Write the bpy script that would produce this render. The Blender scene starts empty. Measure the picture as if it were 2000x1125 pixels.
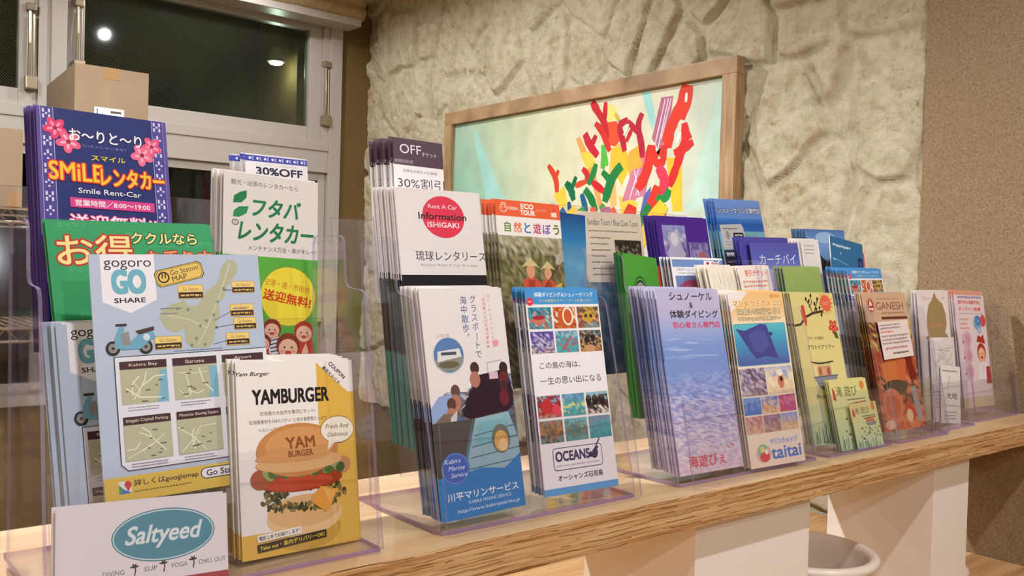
import bpy, bmesh, math, random
from mathutils import Vector, Matrix, noise
from mathutils.geometry import tessellate_polygon
random.seed(7)
sc = bpy.context.scene
COL = sc.collection

# ------------------------------------------------------------------ camera
YAW, PITCH, ROLL, FPX = 0.88257, 0.02077, 0.02774, 1756.0
EYE = Vector((0, 0, 0.24))
def cam_axes():
    f = Vector((math.cos(YAW), math.sin(YAW), 0)); r = Vector((math.sin(YAW), -math.cos(YAW), 0)); u = Vector((0, 0, 1))
    f2 = f * math.cos(PITCH) - u * math.sin(PITCH); u2 = u * math.cos(PITCH) + f * math.sin(PITCH)
    r3 = r * math.cos(ROLL) + u2 * math.sin(ROLL); u3 = u2 * math.cos(ROLL) - r * math.sin(ROLL)
    return r3, u3, f2
cd = bpy.data.cameras.new('camera'); cam = bpy.data.objects.new('camera', cd); COL.objects.link(cam)
r_, u_, f_ = cam_axes()
cam.matrix_world = Matrix(((r_.x, u_.x, -f_.x, EYE.x), (r_.y, u_.y, -f_.y, EYE.y), (r_.z, u_.z, -f_.z, EYE.z), (0, 0, 0, 1)))
cd.sensor_width = 36; cd.lens = FPX / 2000 * 36; cd.clip_start = 0.02
sc.camera = cam

# ------------------------------------------------------------------ world, lights, exposure
w = bpy.data.worlds.new('night'); sc.world = w; w.use_nodes = True
w.node_tree.nodes['Background'].inputs[0].default_value = (1.0, 0.86, 0.70, 1)
w.node_tree.nodes['Background'].inputs[1].default_value = 0.03
sc.view_settings.view_transform = 'Standard'; sc.view_settings.look = 'None'
sc.view_settings.gamma = 1; sc.view_settings.use_curve_mapping = False
sc.view_settings.exposure = 0.16
sc.cycles.transparent_max_bounces = 40
sc.cycles.max_bounces = 8
sc.cycles.caustics_reflective = False; sc.cycles.caustics_refractive = False
CEIL = 1.26
LAMP_COL = (0.96, 0.98, 1.0)
# ceiling downlights: x, y, watts, beam angle
LAMPS = [(0.35, -0.10, 22, 3.0, 'over the front of the riser shelf at its near end'), (1.20, -0.10, 26, 3.0, 'added as fill over the riser shelf front toward the speckled wall'),  # the second of these is unseen, added as front fill
         (0.25, 1.53, 112, 2.86, 'just behind the riser shelf near the wire rack'), (0.20, 2.62, 12, 3.05, 'close to the window beside the wire rack'),
         (1.125, 1.98, 17, 3.05, 'between the window and the painting'), (1.15, 2.72, 11, 3.05, 'added to brighten the stone wall in the corner beside the window'),  # the corner lamp is unseen, added to lift the dark end of the stone
         (-1.0, -1.1, 34, 3.0, 'added as unseen fill in the back corner of the room'), (0.5, -1.5, 34, 3.0, 'added as unseen fill before the back wall of the room')]  # both are unseen, added behind the camera as room fill

# ------------------------------------------------------------------ helpers
def lin(h):
    if not isinstance(h, str): return h
    h = h.lstrip('#'); v = [int(h[i:i+2], 16) / 255 for i in (0, 2, 4)]
    return tuple((x / 12.92 if x <= .04045 else ((x + .055) / 1.055) ** 2.4) for x in v)
def tag(o, label=None, cat=None, group=None, kind=None):
    if label: o['label'] = label
    if cat: o['category'] = cat
    if group: o['group'] = group
    if kind: o['kind'] = kind
    return o
def empty(name, loc=(0, 0, 0), rz=0):
    o = bpy.data.objects.new(name, None); o.empty_display_size = .05; COL.objects.link(o); o.location = loc; o.rotation_euler = (0, 0, rz); return o
def link(name, me, mats, parent=None, smooth=False):
    if not isinstance(mats, (list, tuple)): mats = [mats]
    for m in mats:
        if m.name not in [x.name for x in me.materials if x]: me.materials.append(m)
    if smooth:
        for p in me.polygons: p.use_smooth = True
    o = bpy.data.objects.new(name, me); COL.objects.link(o)
    if parent: o.parent = parent
    return o
def mesh(name, verts, faces, mats, parent=None, smooth=False, mi=None):
    me = bpy.data.meshes.new(name); me.from_pydata([tuple(v) for v in verts], [], faces); me.update()
    o = link(name, me, mats, parent, smooth)
    if mi:
        for p, i in zip(me.polygons, mi): p.material_index = i
    return o
class MB:
    def __init__(s): s.bm = bmesh.new()
    def box(s, x0, x1, y0, y1, z0, z1, M=None, bev=0):
        r = bmesh.ops.create_cube(s.bm, size=1)
        for v in r['verts']:
            v.co = Vector(((x0 + x1) / 2 + v.co.x * (x1 - x0), (y0 + y1) / 2 + v.co.y * (y1 - y0), (z0 + z1) / 2 + v.co.z * (z1 - z0)))
            if M: v.co = M @ v.co
        if bev:
            es = list({e for v in r['verts'] for e in v.link_edges})
            bmesh.ops.bevel(s.bm, geom=es, offset=bev, segments=2, affect='EDGES', profile=.7)
        return s
    def tube(s, pts, r, n=8, caps=True):
        pts = [Vector(p) for p in pts]; rings = []
        for i, p in enumerate(pts):
            d = (pts[min(i + 1, len(pts) - 1)] - pts[max(i - 1, 0)]).normalized()
            a = d.orthogonal().normalized() if i == 0 else (a - d * a.dot(d)).normalized()
            b = d.cross(a)
            rings.append([s.bm.verts.new(p + (a * math.cos(t) + b * math.sin(t)) * r) for t in [2 * math.pi * k / n for k in range(n)]])
        for q, w_ in zip(rings, rings[1:]):
            for k in range(n): s.bm.faces.new((q[k], q[(k + 1) % n], w_[(k + 1) % n], w_[k]))
        if caps: s.bm.faces.new(rings[0][::-1]); s.bm.faces.new(rings[-1])
        return s
    def lathe(s, prof, c=(0, 0, 0), n=48):
        c = Vector(c); rings = []
        for r, z in prof:
            rings.append([s.bm.verts.new(c + Vector((r * math.cos(t), r * math.sin(t), z))) for t in [2 * math.pi * k / n for k in range(n)]])
        for q, w_ in zip(rings, rings[1:]):
            for k in range(n): s.bm.faces.new((q[k], q[(k + 1) % n], w_[(k + 1) % n], w_[k]))
        if prof[0][0] > 1e-4: s.bm.faces.new(rings[0][::-1])
        if prof[-1][0] > 1e-4: s.bm.faces.new(rings[-1])
        return s
    def prism(s, poly, x0, x1):   # poly in (y,z), extruded along x
        a = [s.bm.verts.new((x0, y, z)) for y, z in poly]; b = [s.bm.verts.new((x1, y, z)) for y, z in poly]
        n = len(poly); s.bm.faces.new(a); s.bm.faces.new(b[::-1])
        for k in range(n): s.bm.faces.new((a[k], b[k], b[(k + 1) % n], a[(k + 1) % n]))
        return s
    def done(s, name, mats, parent=None, smooth=False, fmat=None):
        bmesh.ops.recalc_face_normals(s.bm, faces=s.bm.faces)
        me = bpy.data.meshes.new(name)
        if fmat:
            s.bm.normal_update()
            for f in s.bm.faces: f.material_index = fmat(f)
        s.bm.to_mesh(me); s.bm.free()
        return link(name, me, mats, parent, smooth)

# ------------------------------------------------------------------ materials
def mat(name, base='#ffffff', rough=.5, spec=.4, metal=0, emit=None, estr=0):
    m = bpy.data.materials.new(name); m.use_nodes = True; b = m.node_tree.nodes['Principled BSDF']
    b.inputs['Base Color'].default_value = (*lin(base), 1); b.inputs['Roughness'].default_value = rough
    b.inputs['Specular IOR Level'].default_value = spec; b.inputs['Metallic'].default_value = metal
    if emit: b.inputs['Emission Color'].default_value = (*lin(emit), 1); b.inputs['Emission Strength'].default_value = estr
    return m
def nodes(m): return m.node_tree.nodes, m.node_tree.links, m.node_tree.nodes['Principled BSDF']
def ramp(N, stops):
    r = N.new('ShaderNodeValToRGB'); e = r.color_ramp.elements
    while len(e) < len(stops): e.new(.5)
    for q, (p, c) in zip(e, stops): q.position = p; q.color = (*lin(c), 1)
    return r
def tex(N, L, kind, scale, map_scale=(1, 1, 1), detail=4, rough=.55, rot=(0, 0, 0), coord='Object'):
    tc = N.new('ShaderNodeTexCoord'); mp = N.new('ShaderNodeMapping'); mp.inputs['Scale'].default_value = map_scale; mp.inputs['Rotation'].default_value = rot
    L.new(tc.outputs[coord], mp.inputs['Vector'])
    t = N.new(kind); L.new(mp.outputs[0], t.inputs['Vector']); t.inputs['Scale'].default_value = scale
    if 'Detail' in t.inputs: t.inputs['Detail'].default_value = detail
    if 'Roughness' in t.inputs: t.inputs['Roughness'].default_value = rough
    return t
def bump(N, L, b, src, strength, dist=.002):
    u = N.new('ShaderNodeBump'); u.inputs['Strength'].default_value = strength; u.inputs['Distance'].default_value = dist
    L.new(src, u.inputs['Height']); L.new(u.outputs[0], b.inputs['Normal']); return u
def noisy(name, stops, scale, map_scale=(1, 1, 1), rough=.6, spec=.3, bmp=0, detail=5, bdist=.002):
    m = mat(name, '#888888', rough, spec); N, L, b = nodes(m)
    t = tex(N, L, 'ShaderNodeTexNoise', scale, map_scale, detail); r = ramp(N, stops)
    L.new(t.outputs['Fac'], r.inputs[0]); L.new(r.outputs[0], b.inputs['Base Color'])
    if bmp: bump(N, L, b, t.outputs['Fac'], bmp, bdist)
    return m
def acrylic(name, tint, face):
    m = bpy.data.materials.new(name); m.use_nodes = True; N, L = m.node_tree.nodes, m.node_tree.links; N.clear()
    o = N.new('ShaderNodeOutputMaterial'); mx = N.new('ShaderNodeMixShader'); t = N.new('ShaderNodeBsdfTransparent'); g = N.new('ShaderNodeBsdfGlossy')
    t.inputs[0].default_value = (*tint, 1); g.inputs['Roughness'].default_value = .06; g.inputs[0].default_value = (.95, .93, 1, 1)
    lw = N.new('ShaderNodeLayerWeight'); p = N.new('ShaderNodeMath'); p.operation = 'POWER'; p.inputs[1].default_value = 4
    L.new(lw.outputs['Facing'], p.inputs[0]); q = N.new('ShaderNodeMath'); q.operation = 'MULTIPLY_ADD'; q.inputs[1].default_value = .55; q.inputs[2].default_value = face
    L.new(p.outputs[0], q.inputs[0]); L.new(q.outputs[0], mx.inputs[0]); L.new(t.outputs[0], mx.inputs[1]); L.new(g.outputs[0], mx.inputs[2]); L.new(mx.outputs[0], o.inputs[0])
    return m, (N, L, o, mx)
ACR, _ = acrylic('clear_acrylic', (.972, .968, .982), .042)
EDGE, (N, L, o_, mx_) = acrylic('acrylic_edge', (.80, .73, .90), .10)
df = N.new('ShaderNodeBsdfDiffuse'); df.inputs[0].default_value = (.60, .50, .76, 1); m2 = N.new('ShaderNodeMixShader'); m2.inputs[0].default_value = .20
L.new(mx_.outputs[0], m2.inputs[1]); L.new(df.outputs[0], m2.inputs[2]); L.new(m2.outputs[0], o_.inputs[0])
BASEE, (N, L, o_, mx_) = acrylic('acrylic_base_edge', (.62, .48, .80), .10)
df = N.new('ShaderNodeBsdfDiffuse'); df.inputs[0].default_value = (.50, .36, .70, 1); m2 = N.new('ShaderNodeMixShader'); m2.inputs[0].default_value = .35
L.new(mx_.outputs[0], m2.inputs[1]); L.new(df.outputs[0], m2.inputs[2]); L.new(m2.outputs[0], o_.inputs[0])
PRINT = mat('printed_paper', '#ffffff', .42, .22); N, L, b = nodes(PRINT)
at = N.new('ShaderNodeVertexColor'); at.layer_name = 'Col'; L.new(at.outputs[0], b.inputs['Base Color'])
CANVAS = mat('painted_canvas', '#ffffff', .55, .25); N, L, b = nodes(CANVAS)
at = N.new('ShaderNodeVertexColor'); at.layer_name = 'Col'
t = tex(N, L, 'ShaderNodeTexNoise', 14, (1, 1, 1), 6); r = ramp(N, [(.3, '#d8d8d4'), (.7, '#ffffff')]); L.new(t.outputs['Fac'], r.inputs[0])
mm = N.new('ShaderNodeMix'); mm.data_type = 'RGBA'; mm.blend_type = 'MULTIPLY'; mm.inputs[0].default_value = .6
L.new(at.outputs[0], mm.inputs[6]); L.new(r.outputs[0], mm.inputs[7]); L.new(mm.outputs[2], b.inputs['Base Color'])

WHITE = noisy('white_paint', [(.3, '#efe6dc'), (.7, '#f3ebe2')], 3, rough=.5)
FRAMEW = mat('window_frame_enamel', '#aca49b', .35, .4)
BROWN = noisy('brown_wall_paint', [(.3, '#6a5530'), (.7, '#715b36')], 6, rough=.75, bmp=.1)
SPECK = mat('speckled_wallpaper', '#9c8467', .8, .2); N, L, b = nodes(SPECK)
t = tex(N, L, 'ShaderNodeTexNoise', 330, (1, 1, 1), 3, .7); r = ramp(N, [(.28, '#5c472a'), (.40, '#836d50'), (.55, '#8d775b'), (.72, '#a8947a')])
L.new(t.outputs['Fac'], r.inputs[0]); L.new(r.outputs[0], b.inputs['Base Color']); bump(N, L, b, t.outputs['Fac'], .35, .0012)
STONE = mat('coral_limestone', '#d8c8a0', .85, .15); N, L, b = nodes(STONE)
def mixn(kind, fac, A, B):
    m_ = N.new('ShaderNodeMix'); m_.data_type = 'RGBA'; m_.blend_type = kind
    if isinstance(fac, (int, float)): m_.inputs[0].default_value = fac
    else: L.new(fac, m_.inputs[0])
    L.new(A, m_.inputs[6])
    if isinstance(B, str): m_.inputs[7].default_value = (*lin(B), 1)
    else: L.new(B, m_.inputs[7])
    return m_.outputs[2]
t = tex(N, L, 'ShaderNodeTexNoise', 11, (1, 1, 1), 10, .72); r = ramp(N, [(.32, '#c2b08c'), (.42, '#dccfae'), (.56, '#e6dbbe'), (.75, '#ede3ca')]); L.new(t.outputs['Fac'], r.inputs[0])
t2 = tex(N, L, 'ShaderNodeTexNoise', 46, (1, 1, 1), 5, .6); r2 = ramp(N, [(.25, '#5e4a2c'), (.31, '#d8ccb4'), (.40, '#ffffff')]); L.new(t2.outputs['Fac'], r2.inputs[0])
t3 = tex(N, L, 'ShaderNodeTexNoise', 3.1, (1, 1, 1), 5, .65); r3 = ramp(N, [(.60, '#ffffff'), (.72, '#dcb488')]); L.new(t3.outputs['Fac'], r3.inputs[0])
k1 = mixn('MULTIPLY', .8, r.outputs[0], r2.outputs[0]); k2 = mixn('MULTIPLY', .7, k1, r3.outputs[0])
jt = N.new('ShaderNodeVertexColor'); jt.layer_name = 'Joint'; jh = N.new('ShaderNodeMath'); jh.operation = 'MULTIPLY'; jh.inputs[1].default_value = .55; L.new(jt.outputs[0], jh.inputs[0])
k3 = mixn('MIX', jh.outputs[0], k2, '#e4dac2'); L.new(k3, b.inputs['Base Color'])
t4 = tex(N, L, 'ShaderNodeTexNoise', 62, (1, 1, 1), 10, .8); t5 = tex(N, L, 'ShaderNodeTexNoise', 24, (1, 1, 1), 6, .7)
r4 = ramp(N, [(.34, '#a08c66'), (.46, '#e8dfcc'), (.56, '#ffffff')]); L.new(t5.outputs['Fac'], r4.inputs[0]); k5 = mixn('MULTIPLY', .38, k3, r4.outputs[0]); L.new(k5, b.inputs['Base Color'])
ad = N.new('ShaderNodeMath'); ad.operation = 'ADD'; L.new(t4.outputs['Fac'], ad.inputs[0]); L.new(t5.outputs['Fac'], ad.inputs[1]); bump(N, L, b, ad.outputs[0], .8, .014)
def wood(name, stops, rough=.45, axis=(1.5, 22, 22), sc_=3, bmp=.08):
    m = mat(name, '#caa070', rough, .35); N, L, b = nodes(m)
    t = tex(N, L, 'ShaderNodeTexNoise', sc_, axis, 6, .6); r = ramp(N, stops); L.new(t.outputs['Fac'], r.inputs[0]); L.new(r.outputs[0], b.inputs['Base Color'])
    bump(N, L, b, t.outputs['Fac'], bmp, .002); return m
SHELFTOP = wood('pale_wood_top', [(.3, '#c8a274'), (.48, '#d8b587'), (.62, '#e1c296'), (.8, '#e9cfa6')], axis=(1.2, 7, 7))
EDGEGRAIN = mat('laminated_end_grain', '#caa070', .65, .25); N, L, b = nodes(EDGEGRAIN)
t = tex(N, L, 'ShaderNodeTexNoise', 1, (13, 13, 400), 3, .5); r = ramp(N, [(.20, '#4a2e16'), (.28, '#8f6436'), (.35, '#cc9f6a'), (.6, '#deb684'), (.8, '#e8c79a')]); L.new(t.outputs['Fac'], r.inputs[0])
t2 = tex(N, L, 'ShaderNodeTexNoise', 1, (3, 3, 330), 2, .5); r2 = ramp(N, [(.35, '#c8a27a'), (.55, '#ffffff')]); L.new(t2.outputs['Fac'], r2.inputs[0])
mm = N.new('ShaderNodeMix'); mm.data_type = 'RGBA'; mm.blend_type = 'MULTIPLY'; mm.inputs[0].default_value = .8
L.new(r.outputs[0], mm.inputs[6]); L.new(r2.outputs[0], mm.inputs[7])
def mth(op, *v):
    n_ = N.new('ShaderNodeMath'); n_.operation = op
    for k_, q_ in enumerate(v):
        if isinstance(q_, (int, float)): n_.inputs[k_].default_value = q_
        else: L.new(q_, n_.inputs[k_])
    return n_.outputs[0]
tc = N.new('ShaderNodeTexCoord'); sx = N.new('ShaderNodeSeparateXYZ'); L.new(tc.outputs['Object'], sx.inputs[0])
wob = tex(N, L, 'ShaderNodeTexNoise', 1, (14, 14, 60), 3, .6); brk = tex(N, L, 'ShaderNodeTexNoise', 1, (26, 26, 150), 2, .5)
ph = mth('FRACT', mth('ADD', mth('MULTIPLY', sx.outputs[2], 176), mth('MULTIPLY', wob.outputs['Fac'], 1.7)))
ln = mth('MULTIPLY', mth('LESS_THAN', ph, .20), mth('GREATER_THAN', brk.outputs['Fac'], .47)); lm = N.new('ShaderNodeMix'); lm.data_type = 'RGBA'; L.new(mth('MULTIPLY', ln, .72), lm.inputs[0]); L.new(mm.outputs[2], lm.inputs[6]); lm.inputs[7].default_value = (*lin('#6b4a28'), 1)
L.new(lm.outputs[2], b.inputs['Base Color']); bump(N, L, b, mth('MULTIPLY', ph, 1.0), .35, .0015)
COUNTER = wood('counter_wood', [(.3, '#b08254'), (.5, '#c79a69'), (.7, '#d6ae7f')])
FRAMEWOOD = wood('oak_frame_wood', [(.3, '#7e6044'), (.5, '#a0805c'), (.7, '#b69873')], .5, (20, 2, 2), 4)
FRAMEWOODV = wood('oak_frame_wood_upright', [(.3, '#7e6044'), (.5, '#a0805c'), (.7, '#b69873')], .5, (20, 20, 2), 3)
CARD = noisy('corrugated_cardboard', [(.3, '#7a6650'), (.7, '#826e56')], 8, rough=.8)
TAPE = mat('brown_tape', '#8a6840', .4); LABELW = mat('white_sticker', '#e8e4de', .6); INK = mat('dark_ink', '#4a3a30', .7)
CHROME = mat('chrome_wire', '#d8d4cc', .22, .5, 1.0)
METAL = mat('dull_latch_metal', '#9a8a74', .35, .5, .6)
FABRIC = noisy('blind_linen', [(.3, '#9c8660'), (.7, '#b39c74')], 60, rough=.9, bmp=.3)
CERAMIC = mat('white_ceramic', '#eaded2', .3, .5)
TRIM = mat('lamp_trim', '#efe6da', .4); LENS = mat('lamp_lens', '#ffffff', .4, emit='#fff0d8', estr=14)
PLASTER = noisy('cream_plaster', [(.3, '#d3c2a8'), (.7, '#dccdb4')], 4, rough=.8)
CEILW = mat('ceiling_paint', '#e4d8c4', .8)
FLOORW = wood('floor_boards', [(.3, '#8f6a44'), (.6, '#b38a5e')], .5)
def window_glass(name, wires, tint=(.72, .78, .72, 1)):
  GLASSM = bpy.data.materials.new(name); GLASSM.use_nodes = True; N, L = GLASSM.node_tree.nodes, GLASSM.node_tree.links; N.clear()
  o = N.new('ShaderNodeOutputMaterial'); mx = N.new('ShaderNodeMixShader'); tr = N.new('ShaderNodeBsdfTransparent'); tr.inputs[0].default_value = tint
  gl = N.new('ShaderNodeBsdfGlossy'); gl.inputs['Roughness'].default_value = .04
  lw = N.new('ShaderNodeLayerWeight'); p = N.new('ShaderNodeMath'); p.operation = 'POWER'; p.inputs[1].default_value = 4; L.new(lw.outputs['Facing'], p.inputs[0])
  q = N.new('ShaderNodeMath'); q.operation = 'MULTIPLY_ADD'; q.inputs[1].default_value = .5; q.inputs[2].default_value = .035; L.new(p.outputs[0], q.inputs[0])
  L.new(q.outputs[0], mx.inputs[0]); L.new(tr.outputs[0], mx.inputs[1]); L.new(gl.outputs[0], mx.inputs[2])
  dfz = N.new('ShaderNodeBsdfDiffuse'); dfz.inputs[0].default_value = (.16, .17, .13, 1)
  wv = tex(N, L, 'ShaderNodeTexWave', 46, (1, 1, 1), 0, rot=(0, .785, 0)); wv.inputs['Distortion'].default_value = .2
  rr = N.new('ShaderNodeMath'); rr.operation = 'POWER'; rr.inputs[1].default_value = 10; L.new(wv.outputs['Fac'], rr.inputs[0])
  r5 = N.new('ShaderNodeMath'); r5.operation = 'MULTIPLY'; r5.inputs[1].default_value = wires; L.new(rr.outputs[0], r5.inputs[0])
  m2 = N.new('ShaderNodeMixShader'); L.new(r5.outputs[0], m2.inputs[0]); L.new(mx.outputs[0], m2.inputs[1]); L.new(dfz.outputs[0], m2.inputs[2]); L.new(m2.outputs[0], o.inputs[0])
  return GLASSM
GLASSM = window_glass('wired_window_glass', .32); GLASSP = window_glass('green_window_glass', 0.0, (.16, .30, .22, 1))
NIGHT = noisy('dark_outside_wall', [(.3, '#26231a'), (.5, '#2f3a2c'), (.7, '#4a4a34')], 9, rough=.9)
NIGHTGREEN = noisy('dark_green_outside', [(.3, '#1f4634'), (.7, '#2c5c46')], 5, rough=.7)
# ------------------------------------------------------------------ room shell
def struct(name, mb, m, **k): o = mb.done(name, m, **k); o['kind'] = 'structure'; return o
XW, YW, XL, YB, ZF = 1.79, 3.10, -2.2, -2.4, -1.05
struct('floor', MB().box(XL, XW + .3, YB, YW + .2, ZF - .05, ZF), FLOORW)
struct('ceiling', MB().box(XL, XW + .3, YB, YW, CEIL, CEIL + .05), CEILW)
struct('wall_left', MB().box(XL - .05, XL, YB, YW, ZF, CEIL), PLASTER)
struct('wall_back', MB().box(XL, XW + .3, YB - .05, YB, ZF, CEIL), PLASTER)
struct('wall_right', MB().box(XW, XW + .12, YB, .884, ZF, CEIL), SPECK)
struct('wall_right_backing', MB().box(XW + .02, XW + .12, .884, YW + .12, ZF, CEIL), BROWN)
# window wall: below the sill, above the opening, right of the frame
wb = MB(); WX1 = 1.668
wb.box(XL, WX1, YW, YW + .12, ZF, -.224); wb.box(XL, WX1, YW, YW + .12, 1.2, CEIL); wb.box(WX1, XW + .02, YW, YW + .12, ZF, CEIL)
wb.box(XL, -.75, YW, YW + .12, -.224, 1.2)
struct('wall_front', wb, BROWN)
# stone cladding with real relief
def stone_height(y, z):
    wv = noise.noise_vector(Vector((y * 2.3, z * 2.3, 2.0))) * .05 + noise.noise_vector(Vector((y * 11, z * 11, 7.0))) * .012
    p = Vector(((y + wv.x) * 5.6, (z + wv.y) * 4.3, .37))
    d, c = noise.voronoi(p, distance_metric='DISTANCE')
    e = d[1] - d[0]
    g = min(1, max(0, (e - .035) / .075)); g = g * g * (3 - 2 * g)
    R = random.Random(int(c[0].x * 977) * 7919 + int(c[0].y * 977)); tilt = Vector((R.uniform(-1, 1), R.uniform(-1, 1))); lift = R.uniform(-.006, .006)
    q = p - c[0]; h = g * (.0145 + lift + .010 * (tilt.x * q.x + tilt.y * q.y))
    n1 = noise.fractal(Vector((y * 30, z * 30, 5)), .6, 2.1, 3); n2 = noise.fractal(Vector((y * 52, z * 52, 9)), .6, 2.1, 3); g *= 1 - .3 * min(1, d[0] * d[0] * 1.6)
    pit = noise.noise(Vector((y * 52, z * 52, 1.5)))
    h += (.0034 * n1 + .0026 * n2) * (.5 + .5 * g) - (.012 * (pit - .40) if pit > .40 else 0) * g
    return h, 1 - min(1, max(0, (e - .02) / .06))
y0, y1, z0, z1, st = .884, 3.099, -.29, CEIL, .0055
ny, nz = int((y1 - y0) / st), int((z1 - z0) / st); V = []; F = []; J = []
for j in range(nz + 1):
    for i in range(ny + 1):
        y = y0 + (y1 - y0) * i / ny; z = z0 + (z1 - z0) * j / nz
        h, jo = stone_height(y, z); V.append((XW + .012 - h, y, z)); J.append(jo)
for j in range(nz):
    for i in range(ny):
        a = j * (ny + 1) + i; F.append((a, a + ny + 1, a + ny + 2, a + 1))
# end face toward the speckled wall gives the cladding its thickness
base = len(V)
for j in range(nz + 1): V.append((XW + .025, y0, z0 + (z1 - z0) * j / nz)); J.append(0)
for j in range(nz): F.append((j * (ny + 1), base + j, base + j + 1, (j + 1) * (ny + 1)))
o = mesh('wall_right_stone', V, F, STONE, smooth=True); o['kind'] = 'structure'
jc = o.data.color_attributes.new('Joint', 'FLOAT_COLOR', 'POINT'); jc.data.foreach_set('color', [q for v in J for q in (v, v, v, 1)])

# window
def bars(mb, lst, yb, yf):
    for x0, x1, z0_, z1_ in lst: mb.box(x0, x1, yf, yb, z0_, z1_, bev=.003)
win = empty('window_1'); win['kind'] = 'structure'
fr = MB()
bars(fr, [(1.618, 1.668, -.224, 1.2), (-.75, -.70, -.224, 1.2), (-.70, 1.618, 1.165, 1.2), (-.70, 1.618, -.224, -.192)], YW + .06, YW - .02)
bars(fr, [(-.70, 1.618, .665, .702), (.66, .705, .702, 1.165)], YW + .06, YW - .021)
bars(fr, [(-.70, 1.618, .584, .665)], YW + .06, YW - .016)
bars(fr, [(.655, .71, -.2, .584)], YW + .06, YW - .005)
fr.done('window_frame', FRAMEW, win)
def sash(x0, x1, z0_, z1_, st_=.052, yb=YW + .04, yf=YW - .002, name='sash', gm=None):
    s = MB(); bars(s, [(x0, x0 + st_, z0_, z1_), (x1 - st_, x1, z0_, z1_), (x0 + st_, x1 - st_, z0_, z0_ + st_), (x0 + st_, x1 - st_, z1_ - st_, z1_)], yb, yf)
    so = s.done(name, FRAMEW, win)
    MB().box(x0 + st_ - .004, x1 - st_ + .004, yf + .018, yf + .024, z0_ + st_ - .004, z1_ - st_ + .004).done('pane', gm or GLASSM, so)
    return so
S1 = sash(.708, 1.592, .700, 1.165)
S2 = sash(-.66, .626, .700, 1.165)
sash(.71, 1.616, .02, .584, .030, YW + .03, YW + .0, gm=GLASSP); sash(.71, 1.616, -.192, .07, .034, YW + .05, YW + .022, gm=GLASSP)
sash(-.70, .655, .02, .584, .030, YW + .03, YW + .0, gm=GLASSP); sash(-.70, .655, -.192, .07, .034, YW + .05, YW + .022, gm=GLASSP)
g = MB(); g.box(1.592, 1.618, YW - .012, YW + .03, .665, 1.165); g.box(.626, .66, YW - .012, YW + .03, .665, 1.165); g.done('jamb_strip', FRAMEW, win)
def latch(x, zt, zb):
    l = MB(); l.tube([(x, YW - .016, zt), (x, YW - .022, (zt + zb) / 2), (x, YW - .016, zb)], .005); l.tube([(x + .012, YW - .016, zt - .01), (x + .012, YW - .02, zb)], .0035)
    l.box(x - .010, x + .018, YW - .026, YW - .002, zt, zt + .022, bev=.003); l.box(x - .012, x + .022, YW - .030, YW - .002, zb - .04, zb, bev=.004); l.done('latch', METAL, win)
latch(.735, 1.03, .86); latch(.600, .99, .79); latch(1.600, .98, .80)
# outside: dark wall and a lamp seen through the glass
struct('outside_wall', MB().box(-1.6, 2.6, YW + .95, YW + 1.0, -1.0, 1.9), NIGHT)
struct('outside_ground', MB().box(-1.6, 2.6, YW + .12, YW + 1.0, -1.05, -1.0), NIGHT)
struct('outside_screen', MB().box(-1.0, 1.75, YW + .30, YW + .32, -.6, .55), NIGHTGREEN)
struct('outside_pillar', MB().box(1.607, 2.2, YW + .24, YW + .6, -1.0, 1.9), BROWN)
ol = empty('outdoor_lamp', (1.535, YW + .28, 1.046)); tag(ol, 'small white outdoor lamp glowing beyond the upper window pane', 'lamp')
MB().lathe([(.012, .05), (.02, .045), (.035, .0), (.036, -.01)], n=20).done('lamp_shade', TRIM, ol, True)
MB().lathe([(.001, -.004), (.030, -.006), (.024, -.018), (.001, -.024)], n=20).done('bulb', LENS, ol, True)
MB().box(-.006, .072, -.006, .006, .046, .058).done('arm', METAL, ol)
ld = bpy.data.lights.new('lamp_light', 'POINT'); ld.energy = 1.1; ld.color = (.85, 1, .92); ld.shadow_soft_size = .02
lo = bpy.data.objects.new('lamp_light', ld); COL.objects.link(lo); lo.parent = ol; lo.location = (0, 0, -.04)

# roman blind gathered above the window
bl = empty('roman_blind', (.45, 3.02, 1.15)); tag(bl, 'beige linen roman blind gathered up above the dark window', 'blind')
prof = [(0.07, .11), (-.045, .11), (-.055, .06), (-.045, .045), (-.06, .03), (-.05, .012), (-.03, .0), (.0, .012), (.03, .004), (.07, .012)]
V = []; F = []; n = len(prof); xs = [-1.25 + 2.5 * i / 60 for i in range(61)]
for i, x in enumerate(xs):
    for k, (y, z) in enumerate(prof):
        s = .006 * noise.noise(Vector((x * 4, k * .9, 0))); V.append((x, y + s, z + s + (-.004 * math.sin(x * 3) if k > 3 else 0)))
for i in range(60):
    for k in range(n): F.append((i * n + k, i * n + (k + 1) % n, (i + 1) * n + (k + 1) % n, (i + 1) * n + k))
F.append(tuple(range(n))[::-1]); F.append(tuple(60 * n + k for k in range(n)))
mesh('fabric_folds', V, F, FABRIC, bl, True)
MB().box(-1.24, 1.24, -.04, .06, -.022, .006, bev=.006).done('bottom_batten', FRAMEW, bl)

# downlights
for x, y, e, beam, place in LAMPS:
    t = empty('ceiling_downlight', (x, y, CEIL)); tag(t, 'round recessed downlight ' + place, 'ceiling light')
    MB().lathe([(.040, -.001), (.056, -.001), (.058, -.006), (.050, -.010), (.040, -.006)], n=32).done('trim_ring', TRIM, t, True)
    MB().lathe([(.0005, -.002), (.040, -.002), (.036, -.005), (.0005, -.006)], n=32).done('lens', LENS, t, True)
    sd = bpy.data.lights.new('downlight_beam', 'SPOT'); sd.energy = e; sd.color = LAMP_COL; sd.spot_size = beam; sd.spot_blend = .4 if beam > 2.9 else .5; sd.shadow_soft_size = .018
    so = bpy.data.objects.new('downlight_beam', sd); COL.objects.link(so); so.parent = t; so.location = (0, 0, -.03)

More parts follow.
